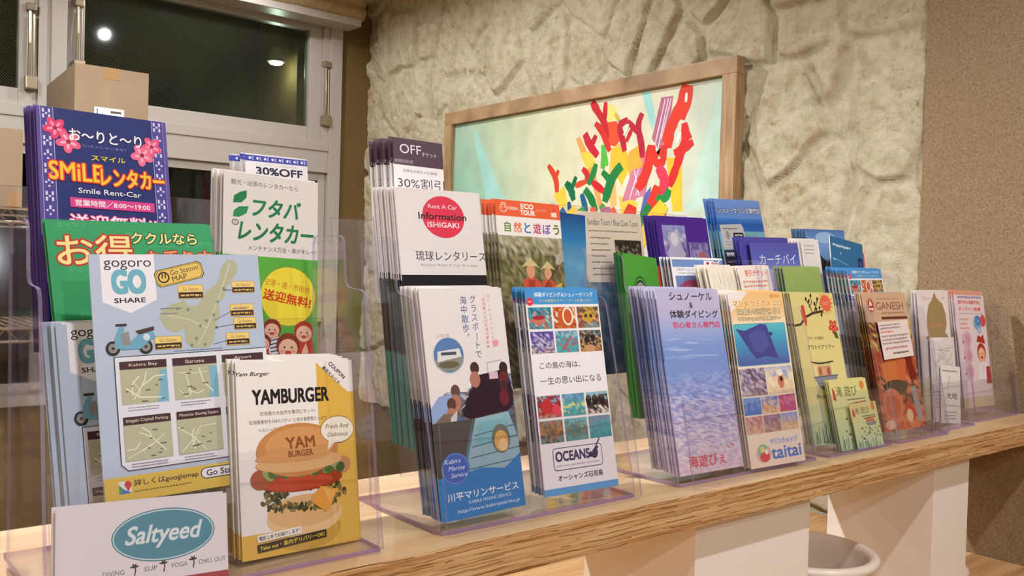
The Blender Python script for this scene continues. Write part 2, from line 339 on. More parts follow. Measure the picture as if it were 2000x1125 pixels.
# ------------------------------------------------------------------ riser shelf, counter, legs
sh = empty('riser_shelf', (.75, .75, -.037)); tag(sh, 'long pale wooden riser shelf carrying all the clear leaflet holders', 'shelf')
MB().box(-.85, 1.035, -.127, .13, 0, .037, bev=.0015).done('shelf_board', [SHELFTOP, EDGEGRAIN], sh, fmat=lambda f: 1 if abs(f.normal.z) < .6 else 0)
def leg(x0, x1, label):
    o = MB().box(x0, x1, .652, .832, -.281, -.0372, bev=.0012).done('shelf_leg', WHITE); tag(o, label, 'shelf leg', 'white block legs under the riser shelf')
leg(.819, 1.052, 'wide white block leg under the riser shelf, left of the white pot')
leg(1.396, 1.516, 'narrower white block leg under the riser shelf next to the speckled wall')
ct = empty('counter', (.7, .8, -.281)); tag(ct, 'lower wooden counter under the riser shelf', 'counter')
MB().box(-1.2, 1.088, -.40, .45, -.03, 0, bev=.002).done('counter_top', [COUNTER, EDGEGRAIN], ct, fmat=lambda f: 1 if abs(f.normal.z) < .6 else 0)
MB().box(-1.15, 1.07, -.36, .42, ZF + .281, -.03).done('counter_body', WHITE, ct)
prof = [(.060, .0), (.085, .004), (.089, .09), (.092, .112), (.098, .118), (.1005, .1235), (.098, .1285), (.092, .1305), (.087, .128), (.084, .121), (.082, .10), (.078, .012), (.0005, .010)]
o = MB().lathe(prof, (0, 0, 0), 64).done('plant_pot', CERAMIC, None, True); o.location = (1.158, .722, -.281)
tag(o, 'empty round white pot with a thick rolled rim between the two white shelf legs', 'pot')
o = MB().lathe([(.02, 0), (.034, .003), (.043, .012), (.044, .02), (.038, .029), (.024, .034), (.0005, .035)], (0, 0, 0), 32).done('lidded_dish', CERAMIC, None, True); o.location = (1.585, .722, -.281)
tag(o, 'small round white dish peeking out from behind the narrower shelf leg', 'dish')

# ------------------------------------------------------------------ painting
PAINT=[('p','#a4d4c8',0.0,[(0.0989,0.0221),(0.121,0.0347),(0.2798,0.2682),(0.1821,0.2641)]),('p','#bcdacb',0.0,[(1.0948,0.0152),(1.1068,0.0208),(1.111,0.3028),(1.0043,0.3221)]),('p','#9fd6d2',0.0,[(0.8391,0.0035),(0.8697,0.0035),(0.892,0.0802),(0.8795,0.1076)]),('p','#f0d67a',0.0,[(0.7137,0.0168),(0.7504,0.03),(0.7458,0.0638),(0.7159,0.0691)]),('p','#f2c64e',0.0,[(0.6118,0.1428),(0.6568,0.1422),(0.6772,0.1791),(0.6398,0.1941)]),('p','#f2b934',0.0,[(0.731,0.1399),(0.7845,0.1403),(0.8097,0.1889),(0.7772,0.2462),(0.7328,0.1832)]),('p','#f0c544',0.0,[(0.5022,0.2589),(0.5493,0.2336),(0.5647,0.28),(0.5456,0.3068)]),('p','#f3c234',0.0,[(0.9311,0.1818),(0.9835,0.1859),(0.989,0.3216),(0.9579,0.3206)]),('p','#f0a83c',0.0,[(0.8025,0.1546),(0.8363,0.1408),(0.8633,0.251),(0.8247,0.2741),(0.7923,0.1876)]),('p','#e8c84a',0.0,[(0.7664,0.2713),(0.8368,0.2914),(0.8329,0.3331),(0.7804,0.3231)]),('p','#b26a86',0.0,[(0.9087,0.0251),(0.9485,0.0263),(0.9385,0.1016),(0.909,0.1637),(0.8803,0.1283)]),('p','#c87a94',0.0,[(0.8133,0.2061),(0.8775,0.194),(0.8643,0.2759),(0.779,0.289)]),('p','#5a62ac',0.0,[(0.8587,0.2757),(0.8827,0.252),(0.8774,0.3261),(0.8442,0.3335)]),('s','#f3dfe4',0.0034,[(0.9223,0.031),(0.892,0.1458)]),('s','#f3dfe4',0.0034,[(0.9329,0.0303),(0.9032,0.155)]),('s','#f3dfe4',0.0034,[(0.9419,0.0315),(0.913,0.1314)]),('s','#f3dfe4',0.0034,[(0.8219,0.2067),(0.8418,0.2749)]),('s','#f3dfe4',0.0034,[(0.8389,0.2036),(0.8078,0.2817)]),('s','#f3dfe4',0.0034,[(0.8612,0.2011),(0.8304,0.2743)]),('p','#e4502c',0.0,[(0.7097,0.0684),(0.752,0.0688),(0.7718,0.1179),(0.7489,0.1371),(0.7184,0.1301),(0.7047,0.094)]),('s','#c4202a',0.0227,[(0.6542,0.0049),(0.6774,0.0342),(0.7036,0.0677),(0.7177,0.1127)]),('s','#c4202a',0.0181,[(0.7074,0.0117),(0.7063,0.0593)]),('s','#d03028',0.0204,[(0.6693,0.0662),(0.6985,0.0934),(0.7283,0.1483)]),('s','#c01f33',0.0249,[(0.6291,0.0908),(0.6497,0.1238),(0.6826,0.1575)]),('s','#c01f33',0.0193,[(0.6739,0.0996),(0.6562,0.1289)]),('s','#d0402a',0.0204,[(0.4773,0.1689),(0.5105,0.2083),(0.5192,0.2504)]),('s','#d0402a',0.0147,[(0.5233,0.1861),(0.5105,0.2083)]),('s','#c42a2c',0.0204,[(0.6235,0.1885),(0.6436,0.2077),(0.6414,0.2298)]),('s','#d84a2a',0.0193,[(0.6412,0.2253),(0.5961,0.2362)]),('s','#c4252c',0.0227,[(0.6603,0.2265),(0.7179,0.2625)]),('s','#b81f36',0.0204,[(0.7932,0.0691),(0.7645,0.083),(0.7748,0.1181),(0.785,0.1531)]),('s','#b81f36',0.0193,[(0.7934,0.0734),(0.8292,0.1066)]),('s','#b81f36',0.0193,[(0.8441,0.0582),(0.8314,0.0901),(0.8448,0.1415),(0.849,0.1752)]),('s','#c8252c',0.0159,[(0.8088,0.0961),(0.7898,0.1281)]),('s','#e03a24',0.034,[(0.9915,0.0043),(0.9777,0.0421),(0.9634,0.0723),(0.9391,0.1178),(0.9355,0.1579)]),('s','#e03a24',0.0227,[(1.0017,0.0078),(0.998,0.0408),(0.9796,0.0901)]),('s','#d42a28',0.0249,[(0.9877,0.0989),(0.9918,0.139),(0.978,0.1775),(0.9592,0.2241),(0.9447,0.2555)]),('s','#d42a28',0.0227,[(1.0175,0.1493),(0.9877,0.1624),(0.9571,0.1718)]),('s','#d42a28',0.0204,[(1.0091,0.1289),(0.9918,0.139)]),('s','#d83428',0.034,[(0.881,0.1448),(0.872,0.1936),(0.8568,0.2298),(0.8354,0.2578)]),('s','#d83428',0.0283,[(0.8758,0.1526),(0.9103,0.1964),(0.9245,0.1488)]),('s','#dc3a54',0.0317,[(0.9052,0.2042),(0.9281,0.2383),(0.9191,0.2785)]),('s','#e4362c',0.034,[(0.9073,0.2534),(0.8899,0.2936),(0.8774,0.3261)]),('s','#f4e6d8',0.0091,[(0.9923,0.0242),(0.9907,0.0478)]),('s','#f4e6d8',0.0125,[(0.9758,0.1215),(0.9665,0.1486)]),('s','#f4e6d8',0.0079,[(0.7967,0.0822),(0.7803,0.1102)]),('s','#1d7a3a',0.0295,[(0.7749,0.1906),(0.752,0.2104),(0.735,0.2352),(0.7158,0.2863)]),('s','#1d7a3a',0.0227,[(0.7031,0.2028),(0.7378,0.2311)]),('s','#22803c',0.0204,[(0.6772,0.1791),(0.6659,0.2091),(0.648,0.2346)]),('s','#1d7a3a',0.0249,[(0.6357,0.2473),(0.6624,0.2753),(0.6828,0.3113)]),('s','#14683c',0.0227,[(0.5556,0.2248),(0.5766,0.2442),(0.5913,0.2766)]),('s','#14683c',0.017,[(0.5983,0.2093),(0.5801,0.2489)]),('s','#56b43c',0.0193,[(0.703,0.1287),(0.7076,0.1639),(0.7027,0.1941)]),('s','#56b43c',0.0113,[(0.7134,0.1557),(0.7208,0.1867)]),('s','#1d8a3e',0.0204,[(0.903,0.2818),(0.9301,0.2871),(0.9451,0.2636)]),('s','#1c5f86',0.0227,[(0.6233,0.2601),(0.6447,0.3101)]),('s','#124a78',0.017,[(0.5715,0.2803),(0.5799,0.3215)]),('s','#3f9c3a',0.0227,[(0.7007,0.2944),(0.7264,0.3215)]),('s','#e05a44',0.0227,[(0.7439,0.3048),(0.7568,0.3267)]),('s','#e8482c',0.0454,[(0.8991,0.3186),(0.9366,0.3158)]),('s','#c9b43a',0.0113,[(0.7451,0.0465),(0.761,0.0698)])]
def sheet_mesh(name, layers, to3d, mats, parent=None):
    V = []; F = []; C = []
    for pts, faces, cols in layers:
        b0 = len(V); V += [to3d(*p) for p in pts]
        for f in faces:
            F.append(tuple(b0 + i for i in f)); C += [cols[i] if isinstance(cols, list) else cols for i in f]
    me = bpy.data.meshes.new(name); me.from_pydata(V, [], F); me.update()
    at = me.color_attributes.new('Col', 'FLOAT_COLOR', 'CORNER'); at.data.foreach_set('color', [x for c in C for x in (*c, 1)])
    return me
def stroke_poly(pts, w):
    pts = [Vector((p[0], p[1])) for p in pts]; L_ = []; R_ = []
    for i, p in enumerate(pts):
        d = (pts[min(i + 1, len(pts) - 1)] - pts[max(i - 1, 0)]); d = d.normalized() if d.length else Vector((1, 0)); n = Vector((-d.y, d.x)) * w / 2
        L_.append(p + n); R_.append(p - n)
    return L_, R_
pc = empty('framed_painting', (1.752, 1.9143, .46)); tag(pc, 'wide oak framed painting of red coral branches hanging on the rough stone wall', 'painting')
FY1, FY0, FZ1, FZ0, FB = .5972, -.5972, .3005, -.34, .042
def fbox(name, ya, yb, za, zb, m):
    MB().box(-.002, .030, ya, yb, za, zb, bev=.003).done(name, m, pc)
fr = MB(); fr.box(-.002, .030, FY0, FY1, FZ1 - FB, FZ1, bev=.003); fr.done('frame_rail', FRAMEWOOD, pc)
fr = MB(); fr.box(-.002, .030, FY0, FY1, FZ0, FZ0 + FB, bev=.003); fr.done('frame_rail', FRAMEWOOD, pc)
fr = MB(); fr.box(-.0021, .030, FY0, FY0 + FB, FZ0 + FB, FZ1 - FB, bev=.002); fr.done('frame_stile', FRAMEWOODV, pc)
fr = MB(); fr.box(-.0021, .030, FY1 - FB, FY1, FZ0 + FB, FZ1 - FB, bev=.002); fr.done('frame_stile', FRAMEWOODV, pc)
ly = []; lv = [0]
W_, H_ = FY1 - FY0 - 2 * FB, FZ1 - FZ0 - 2 * FB
def addp(pts, col):
    lv[0] += 1; t = tessellate_polygon([[Vector((p[0], p[1], 0)) for p in pts]]); ly.append(([(p[0], p[1], lv[0]) for p in pts], [tuple(f) for f in t], lin(col)))
GC = [['#a3c4ac', '#b4c8aa', '#c2ccaa', '#cfd2ae', '#d6d4b2', '#dcd6b8', '#ded8bc', '#d8d6be', '#c2d2c0'], ['#94c0aa', '#9cc4ac', '#b6caac', '#cccfae', '#d6d4b2', '#dcd6b8', '#ded8bc', '#d2d4be', '#b4ccbc'],
      ['#92c4b2', '#84bfb0', '#9ac4ae', '#cdd0b0', '#b6ccb2', '#d4d4b6', '#dcd6ba', '#c0d0bc', '#a8c8ba'], ['#90c4b4', '#7cbdb2', '#94c4b4', '#c2ceb0', '#98c6b6', '#accab6', '#cfd2b8', '#b0ccbc', '#a4c8bc']]
gp = [(W_ * i / 8, H_ * min(1, j / 2.2)) for j in range(4) for i in range(9)]
ly.append(([(x, y, 0) for x, y in gp], [(j * 9 + i, j * 9 + i + 9, j * 9 + i + 10, j * 9 + i + 1) for j in range(3) for i in range(8)], [lin(q) for row in GC for q in row]))
PAINT += [('s', q, w_, [(x0_, .30), (x0_ * .5 + .36, .42), (.70 + (x0_ - .7) * .18, .545)]) for q, w_, x0_ in (('#1d7a3a', .030, .50), ('#f2c64e', .05, .58), ('#3f9c3a', .034, .62), ('#b26a86', .05, .72), ('#d83428', .045, .82), ('#f3c234', .05, .93), ('#1c5f86', .03, .54), ('#1d7a3a', .028, .88), ('#e05a44', .03, .67))]
PAINT = [('s', '#f0a05a', .022, [(.60, .10), (.66, .20), (.70, .30)]), ('s', '#ef7a8c', .03, [(.86, .16), (.84, .24), (.80, .30)]), ('s', '#f0b86a', .03, [(.76, .13), (.74, .22), (.75, .30)])] + PAINT
for k, c, wd, pts in PAINT:
    pts = [(min(max(x, 0), W_), min(max(y, 0), H_)) for x, y in pts]
    if k == 'p': addp(pts, c)
    else:
        dense = []
        for i in range(len(pts) - 1):
            p0, p1, p2, p3 = (Vector(pts[max(i - 1, 0)]), Vector(pts[i]), Vector(pts[i + 1]), Vector(pts[min(i + 2, len(pts) - 1)]))
            for t_ in (0, .2, .4, .6, .8): dense.append(.5 * (2 * p1 + (p2 - p0) * t_ + (2 * p0 - 5 * p1 + 4 * p2 - p3) * t_ ** 2 + (3 * p1 - p0 - 3 * p2 + p3) * t_ ** 3))
        dense.append(Vector(pts[-1])); L_, R_ = stroke_poly(dense, wd)
        for i, p_ in enumerate(dense):
            f_ = (.72 + .28 * min(1, i / 3) * min(1, (len(dense) - 1 - i) / 3)) * (1 + .22 * noise.noise(Vector((p_.x * 60, p_.y * 60, wd * 99))))
            L_[i] = p_ + (L_[i] - p_) * f_; R_[i] = p_ + (R_[i] - p_) * (f_ + .1 * noise.noise(Vector((p_.x * 80, p_.y * 80, 3))))
        clampW = lambda v: (min(max(v.x, 0), W_), min(max(v.y, 0), H_))
        addp([clampW(v) for v in L_ + R_[::-1]], c)
me = sheet_mesh('canvas', ly, lambda a, b_, l: (.012 - l * 2e-5, FY1 - FB - a, FZ1 - FB - b_), CANVAS)
link('canvas', me, CANVAS, pc)
MB().box(.013, .026, FY0 + .02, FY1 - .02, FZ0 + .02, FZ1 - .02).done('backing_board', CARD, pc)

# ------------------------------------------------------------------ wire rack with boxes
rk = empty('wire_rack', (.2, 2.62, 0)); tag(rk, 'chrome wire shelving rack in front of the lower window holding two cardboard boxes', 'rack')
RX0, RX1, RY0, RY1 = -.75, .56, -.2, .22
for z in (.355, .068):
    t = MB(); zz = z
    for zt in (zz, zz - .032):
        for y in (RY0, RY1): t.tube([(RX0, y, zt - .003), (RX1, y, zt - .003)], .0035, 6)
        for x in (RX0, RX1): t.tube([(x, RY0, zt - .003), (x, RY1, zt - .003)], .0035, 6)
    for y in (RY0, RY1):
        k = 0; x = RX0; pts = []
        while x <= RX1: pts.append((x, y, zz - .004 if k % 2 else zz - .033)); x += .028; k += 1
        t.tube(pts, .0022, 5)
    x = RX0 + .02
    while x < RX1: t.tube([(x, RY0, zz), (x, RY1, zz)], .0018, 5); x += .026
    t.done('wire_tray', CHROME, rk)
for x in (RX0, RX1):
    for y in (RY0, RY1): MB().tube([(x, y, ZF), (x, y, .40)], .011, 12).done('post', CHROME, rk)
def carton(loc, sx, sy, szf, szb, label, tape):
    t = empty('cardboard_box', loc); tag(t, label, 'box')
    V = [(0, 0, 0), (sx, 0, 0), (sx, sy, 0), (0, sy, 0), (0, 0, szf), (sx, 0, szf), (sx, sy, szb), (0, sy, szb)]
    mesh('carton', V, [(3, 2, 1, 0), (0, 1, 5, 4), (1, 2, 6, 5), (2, 3, 7, 6), (3, 0, 4, 7), (4, 5, 6, 7)], CARD, t)
    a, b_, c, d = tape
    tp = MB(); tp.box(a, b_, -.0006, .0004, c, d); tp.done('tape_strip', TAPE, t)
    return t
bx = carton((.582, 2.46, .357), .180, .30, .372, .356, 'tall cardboard box with a white shipping sticker on the top wire tray', (.070, .106, .342, .3723))
MB().box(.047, .119, -.0012, -.0002, .226, .268).done('shipping_sticker', LABELW, bx)
s = MB(); s.box(.086, .112, -.0018, -.0013, .256, .262); s.box(.060, .086, -.0018, -.0013, .234, .238); s.box(.0525, .055, -.0018, -.0013, .230, .264); s.done('sticker_print', INK, bx)
carton((.14, 2.44, .357), .324, .30, .187, .187, 'pale cardboard box on the top wire tray, cut by the picture edge', (.292, .3236, .0005, .034))
# ------------------------------------------------------------------ printed sheets: every leaflet is one mesh of paper plus its print
_glyph = {}
def glyphs(s, res=2, shear=0):
    k = (s, res, shear)
    if k not in _glyph:
        c = bpy.data.curves.new('t', 'FONT'); c.body = s; c.resolution_u = res; c.shear = shear
        o = bpy.data.objects.new('t', c); m = bpy.data.meshes.new_from_object(o)
        V = [(v.co.x, v.co.y) for v in m.vertices]; F = [tuple(p.vertices) for p in m.polygons]
        bpy.data.objects.remove(o); bpy.data.curves.remove(c); bpy.data.meshes.remove(m); _glyph[k] = (V, F)
    return _glyph[k]
class Sheet:
    """a printed sheet W x H mm; x right, y down from the top left corner"""
    def __init__(s, W, H, bg='#f1ece8', edge=None, bands=()):
        s.W, s.H, s.bg, s.edge, s.bands, s.ly, s.n = W, H, bg, edge or '#e9e4e0', list(bands), [], 0
        s.rng = random.Random(int(W * 100 + H))
    def raw(s, pts, faces, cols):
        s.n += 1; s.ly.append(([(p[0], p[1], s.n) for p in pts], faces, cols)); return s
    def poly(s, pts, col, clip=True):
        if clip: pts = [(min(max(x, 0), s.W), min(max(y, 0), s.H)) for x, y in pts]
        t = tessellate_polygon([[Vector((p[0], p[1], 0)) for p in pts]])
        return s.raw(pts, [tuple(f) for f in t], lin(col))
    def rect(s, x, y, w, h, col, rot=0):
        cx, cy = x + w / 2, y + h / 2; c_, s_ = math.cos(rot), math.sin(rot)
        return s.poly([(cx + a * w / 2 * c_ - b * h / 2 * s_, cy + a * w / 2 * s_ + b * h / 2 * c_) for a, b in ((-1, -1), (1, -1), (1, 1), (-1, 1))], col)
    def rrect(s, x, y, w, h, r, col):
        P = []
        for cx, cy, a0 in ((x + w - r, y + r, -90), (x + w - r, y + h - r, 0), (x + r, y + h - r, 90), (x + r, y + r, 180)):
            for k in range(5): a = math.radians(a0 + 22.5 * k); P.append((cx + r * math.cos(a), cy + r * math.sin(a)))
        return s.poly(P, col)
    def grad(s, x, y, w, h, stops):
        pts = []; cols = []
        for f, c in stops: pts += [(x, y + h * f), (x + w, y + h * f)]; cols += [lin(c)] * 2
        return s.raw(pts, [(2 * i, 2 * i + 2, 2 * i + 3, 2 * i + 1) for i in range(len(stops) - 1)], cols)
    def ell(s, cx, cy, rx, ry, col, rot=0, n=28, a0=0, a1=360):
        c_, s_ = math.cos(rot), math.sin(rot); m = n if a1 - a0 >= 360 else n + 1
        return s.poly([(cx + rx * math.cos(t) * c_ - ry * math.sin(t) * s_, cy + rx * math.cos(t) * s_ + ry * math.sin(t) * c_) for t in [math.radians(a0 + (a1 - a0) * k / n) for k in range(m)]], col)
    def ring(s, cx, cy, rx, ry, wd, col, n=32):
        P = []
        for k in range(n):
            t = 2 * math.pi * k / n; P += [(cx + rx * math.cos(t), cy + ry * math.sin(t)), (cx + (rx - wd) * math.cos(t), cy + (ry - wd) * math.sin(t))]
        P = [(min(max(x, 0), s.W), min(max(y, 0), s.H)) for x, y in P]
        return s.raw(P, [(2 * k, 2 * ((k + 1) % n), 2 * ((k + 1) % n) + 1, 2 * k + 1) for k in range(n)], lin(col))
    def line(s, pts, wd, col):
        L_, R_ = stroke_poly(pts, wd); P = [(v.x, v.y) for v in L_ + R_]; n = len(L_)
        P = [(min(max(x, 0), s.W), min(max(y, 0), s.H)) for x, y in P]
        return s.raw(P, [(i, i + 1, n + i + 1, n + i) for i in range(n - 1)], lin(col))
    def frame(s, x, y, w, h, wd, col):
        return s.line([(x, y), (x + w, y), (x + w, y + h), (x, y + h), (x, y - wd / 2)], wd, col)
    def text(s, t, x, y, h, col, wid=None, bold=0, align='C', shear=0, rot=0, out=None):
        V, F = glyphs(t, 2 if h < 6 else 5, shear)
        if not V: return s
        x0, x1 = min(v[0] for v in V), max(v[0] for v in V); y0_, y1_ = min(v[1] for v in V), max(v[1] for v in V)
        sy = h / (y1_ - y0_); sx = wid / (x1 - x0) if wid else sy; w_ = (x1 - x0) * sx
        mx, my = (x0 + x1) / 2, (y0_ + y1_) / 2; ox = x if align == 'C' else x + w_ / 2; c_, s_ = math.cos(rot), math.sin(rot)
        jobs = []
        if out: jobs.append((out[0], [(out[1] * math.cos(k * math.pi / 6), out[1] * math.sin(k * math.pi / 6)) for k in range(12)]))
        bo = abs(bold) * sy * .8; jobs.append((col, ([(bo, bo), (-bo, bo), (bo, -bo), (-bo, -bo)] + ([(0, bo), (0, -bo), (bo, 0), (-bo, 0), (0, 0)] if bold > .028 else [])) if bold > .004 else [(0, 0)]))
        for c, offs in jobs:
            for dx, dy in offs:
                P = []
                for vx, vy in V:
                    a, b_ = (vx - mx) * sx + dx, -(vy - my) * sy + dy; P.append((min(max(ox + a * c_ - b_ * s_, 0), s.W), min(max(y + a * s_ + b_ * c_, 0), s.H)))
                s.raw(P, [f[::-1] for f in F], lin(c))
        return s
    def vtext(s, t, x, y, step, col, bold=0, size=None):
        sz = (size or step * .92)
        for i, ch in enumerate(t):
            V, F = glyphs(ch, 3); cx, cy = x, y + step * (i + .5)
            if not V: continue
            mx, my = (.5, .33) if ord(ch) > 255 else ((min(v[0] for v in V) + max(v[0] for v in V)) / 2, .33)
            k = sz / 1.0; P = []
            for vx, vy in V:
                a, b_ = (vx - mx) * k, -(vy - my) * k
                if ch in 'ー～': a, b_ = -b_, a
                if ch in '。、': a, b_ = a + .55 * k, b_ - .55 * k
                P.append((cx + a, cy + b_))
            s.raw(P, [f[::-1] for f in F], lin(col))
        return s
    def lines(s, x, y, w, n, pitch, th, col, ragged=.25, seed=1):
        """rows of unreadably small print"""
        R = random.Random(seed)
        for i in range(n):
            xx = x; end = x + w * (1 - ragged * R.random())
            while xx < end:
                l = min(R.uniform(th * .7, th * 2.4), end - xx); s.rect(xx, y + i * pitch + R.uniform(-.1, .1) * th, l, th * R.uniform(.75, 1.1), col); xx += l + th * .45
        return s
    def photo(s, x, y, w, h, cols, nx=9, ny=8, seed=1, mixv=.5, frame=None):
        """a small blurry photograph: a mesh of blended colours; cols = rows (top to bottom) of palette lists"""
        R = random.Random(seed); P = []; C = []; cols = [[lin(c) for c in row] for row in cols]; nx, ny = int(nx * 1.5), int(ny * 1.5)
        for j in range(ny + 1):
            for i in range(nx + 1):
                P.append((x + w * i / nx, y + h * j / ny)); f = j / ny * (len(cols) - 1) + R.uniform(-mixv, mixv); row = cols[min(len(cols) - 1, max(0, int(round(f))))]
                C.append(R.choice(row))
        return s.raw(P, [(j * (nx + 1) + i, (j + 1) * (nx + 1) + i, (j + 1) * (nx + 1) + i + 1, j * (nx + 1) + i + 1) for j in range(ny) for i in range(nx)], C)
    def flower(s, cx, cy, r, col, mid, halo=None):
        if halo: s.ell(cx, cy, r * 1.18, r * 1.1, halo)
        for k in range(5):
            a = 2 * math.pi * k / 5 + .4; s.ell(cx + r * .55 * math.cos(a), cy + r * .55 * math.sin(a), r * .5, r * .36, col, a, 12)
        for k in range(5):
            a = 2 * math.pi * k / 5 + .4; s.ell(cx + r * .42 * math.cos(a), cy + r * .42 * math.sin(a), r * .3, r * .12, mid, a, 8)
        return s.ell(cx, cy, r * .2, r * .2, '#a01030', n=10)
    def face(s, cx, cy, r, hair, skin='#f0bfa0', seed=1):
        s.ell(cx, cy, r, r * 1.02, hair, n=16); s.ell(cx, cy + r * .22, r * .8, r * .78, skin, n=16)
        for d in (-1, 1): s.ell(cx + d * r * .3, cy + r * .12, r * .08, r * .1, '#3a2a22', n=8); s.ell(cx + d * r * .45, cy + r * .42, r * .16, r * .12, '#e89a88', n=8)
        return s.ell(cx, cy + r * .52, r * .28, r * .16, '#c8453c', n=10)
    def build(s, name, w, h, th=.0010, keep=None):
        V = []; F = []; C = []
        def quad(a, b_, c, d, col): b0 = len(V); V.extend([a, b_, c, d]); F.append((b0, b0 + 1, b0 + 2, b0 + 3)); C.extend([col] * 4)
        bg, ed = lin(s.bg), lin(s.edge)
        quad((0, 0, 0), (w, 0, 0), (w, 0, h), (0, 0, h), bg); quad((0, th, h), (w, th, h), (w, th, 0), (0, th, 0), lin('#ddd8d2'))
        quad((0, 0, h), (w, 0, h), (w, th, h), (0, th, h), ed); quad((0, th, 0), (w, th, 0), (w, 0, 0), (0, 0, 0), ed)
        cuts = s.bands or [(0, 1, s.edge)]
        for a, b_, c in cuts:
            c = lin(c); zt, zb = h * (1 - a), h * (1 - b_)
            quad((0, th, zb), (0, 0, zb), (0, 0, zt), (0, th, zt), c); quad((w, 0, zb), (w, th, zb), (w, th, zt), (w, 0, zt), c)
        for pts, faces, cols in s.ly:
            if keep is not None and min(p[0] for p in pts) > s.W * keep: continue
            b0 = len(V); V.extend([(p[0] / s.W * w, -3e-5 - p[2] * 3e-6, h - p[1] / s.H * h) for p in pts])
            for f in faces: F.append(tuple(b0 + i for i in f)); C.extend([cols[i] if isinstance(cols, list) else cols for i in f])
        me = bpy.data.meshes.new(name); me.from_pydata(V, [], F); me.update()
        at = me.color_attributes.new('Col', 'FLOAT_COLOR', 'CORNER'); at.data.foreach_set('color', [q for c in C for q in (*c[:3], 1)])
        return me

ORD = ['second', 'third', 'fourth', 'fifth', 'sixth', 'seventh', 'eighth', 'ninth', 'tenth', 'eleventh', 'twelfth']
def pose_matrix(p):
    X, Y, Z, yaw, lean, roll = p[:6]
    ex = Vector((math.cos(yaw), math.sin(yaw), 0)); n = Vector((math.sin(yaw), -math.cos(yaw), 0))
    up = Vector((0, 0, 1)) * math.cos(lean) - n * math.sin(lean)
    e2 = ex * math.cos(roll) + up * math.sin(roll); u2 = up * math.cos(roll) - ex * math.sin(roll); bk = u2.cross(e2)
    return Matrix(((e2.x, bk.x, u2.x, X), (e2.y, bk.y, u2.y, Y), (e2.z, bk.z, u2.z, Z), (0, 0, 0, 1)))
def place(sheet, pose, label, stack=None, cat='leaflet', name='leaflet', n=0, gap=.0032, jx=.0012, jz=.0015, jyaw=.008, th=.0011, group=None, drop=0.0, dx=0.0, keep=None, seed=3, zs=None):
    me = sheet.build(name, pose[6], pose[7], th); o = link(name, me, PRINT); o.matrix_world = pose_matrix(pose)
    g = group or ('leaflets in the stack of ' + stack if stack else None); tag(o, label, cat, g)
    R = random.Random(seed)
    for k in range(n):
        c = o.copy(); COL.objects.link(c)
        p = list(pose); d = (k + 1) * gap
        p[0] += R.uniform(-jx, jx) + dx * (k + 1) - math.sin(p[3]) * d; p[1] += d * math.cos(p[3]) ; p[3] += R.uniform(-jyaw, jyaw); p[2] += R.uniform(0, jz) - drop * (k + 1) + (zs[k] if zs else 0)
        c.matrix_world = pose_matrix(p)
        c['label'] = (('rearmost of the ' if k == n - 1 and n > 1 else ORD[k] + ' from the front of the ') + stack)
    return o
# ------------------------------------------------------------------ the print on each kind of leaflet
def check_strip(s, x, y0, y1, w, bg, fg):
    s.rect(x, y0, w, y1 - y0, bg); q = w / 6; y = y0 + q; k = 0
    while y < y1 - 5 * q:
        if k % 2 == 0: cells = [(1, 0), (4, 0), (1, 1), (4, 1), (2.5, 2), (1, 3), (4, 3), (1, 4), (4, 4)]
        else: cells = [(2.5, 0), (1, 2), (4, 2), (2.5, 4), (2.5, 1)]
        for a, b_ in cells: s.rect(x + a * q * .93, y + b_ * q, q, q, fg)
        y += q * 7.2; k += 1
    s.line([(x, y0), (x, y1)], .5, '#b9aede'); s.line([(x + w, y0), (x + w, y1)], .5, '#b9aede')

# navy hibiscus rental leaflet
S = smile = Sheet(108, 211, '#17246a', bands=[(0, 1, '#6a5aa6')])
S.rect(0, 0, 3, 211, '#5b4a98'); check_strip(S, 3, 0, 150, 10, '#4a3f92', '#d9d2ec'); check_strip(S, 95, 0, 150, 10, '#4a3f92', '#d9d2ec'); S.rect(105, 0, 3, 211, '#5b4a98')
S.flower(14, 18, 9.5, '#e23a6c', '#f59ab8'); S.flower(24, 29, 10, '#ea5e88', '#f7b4c8')
S.flower(94, 25, 9, '#ea5080', '#f6a2bc'); S.flower(85, 34, 10, '#e86a92', '#f4a8c0')
S.text('お～りと～り', 55, 22, 10.5, '#f4f2f6', wid=60, bold=.016)
S.text('（いらっしゃいませ）', 53, 31, 2.6, '#8f98d6', wid=36)
S.text('スマイル', 56, 41, 4.6, '#f5d93a', wid=28, bold=.02)
S.text('SMiLE', 29, 55, 15.5, '#f8c92c', wid=42, bold=.016, out=('#d8322c', 1.5)); S.text('レンタカー', 76, 57, 16, '#f8c92c', wid=54, bold=.022, out=('#d8322c', 1.5))
S.text('Smile Rent-Car', 56, 71, 4.6, '#e8e6f0', wid=52, bold=.012)
S.rect(23, 77.5, 70, 8.5, '#d83a88'); S.text('営業時間／8:00～19:00', 58, 81.8, 5.4, '#f6eef4', wid=62, bold=.015)
S.text('送迎無料!!', 58, 98, 12, '#f4eef4', wid=72, bold=.02, out=('#d8367e', 1.0)); S.rect(14, 112, 80, 90, '#2a3f9a')

# 30% off coupon
S = coup1 = Sheet(67, 150, '#dfdada', bands=[(0, .045, '#5058b0'), (.045, 1, '#e6e1de')])
S.rect(0, 1, 67, 6.2, '#3b3f9e')
for k in range(8): S.rect(4 + k * 8, 2.8, 2.4, 2.4, '#d9d9f2', .785)
for k in range(8): S.line([(7.4 + k * 8, 2.2), (9 + k * 8, 5.8)], .7, '#aeb0de'); S.line([(9 + k * 8, 2.2), (7.4 + k * 8, 5.8)], .7, '#aeb0de')
S.text('レンタカーご利用割引券', 33, 10, 2.6, '#c4c2cc', wid=44); S.text('30%OFF', 36, 16.6, 7.6, '#1d1c3c', wid=50, bold=.035); S.lines(10, 32, 46, 8, 5, 2, '#8a8890')

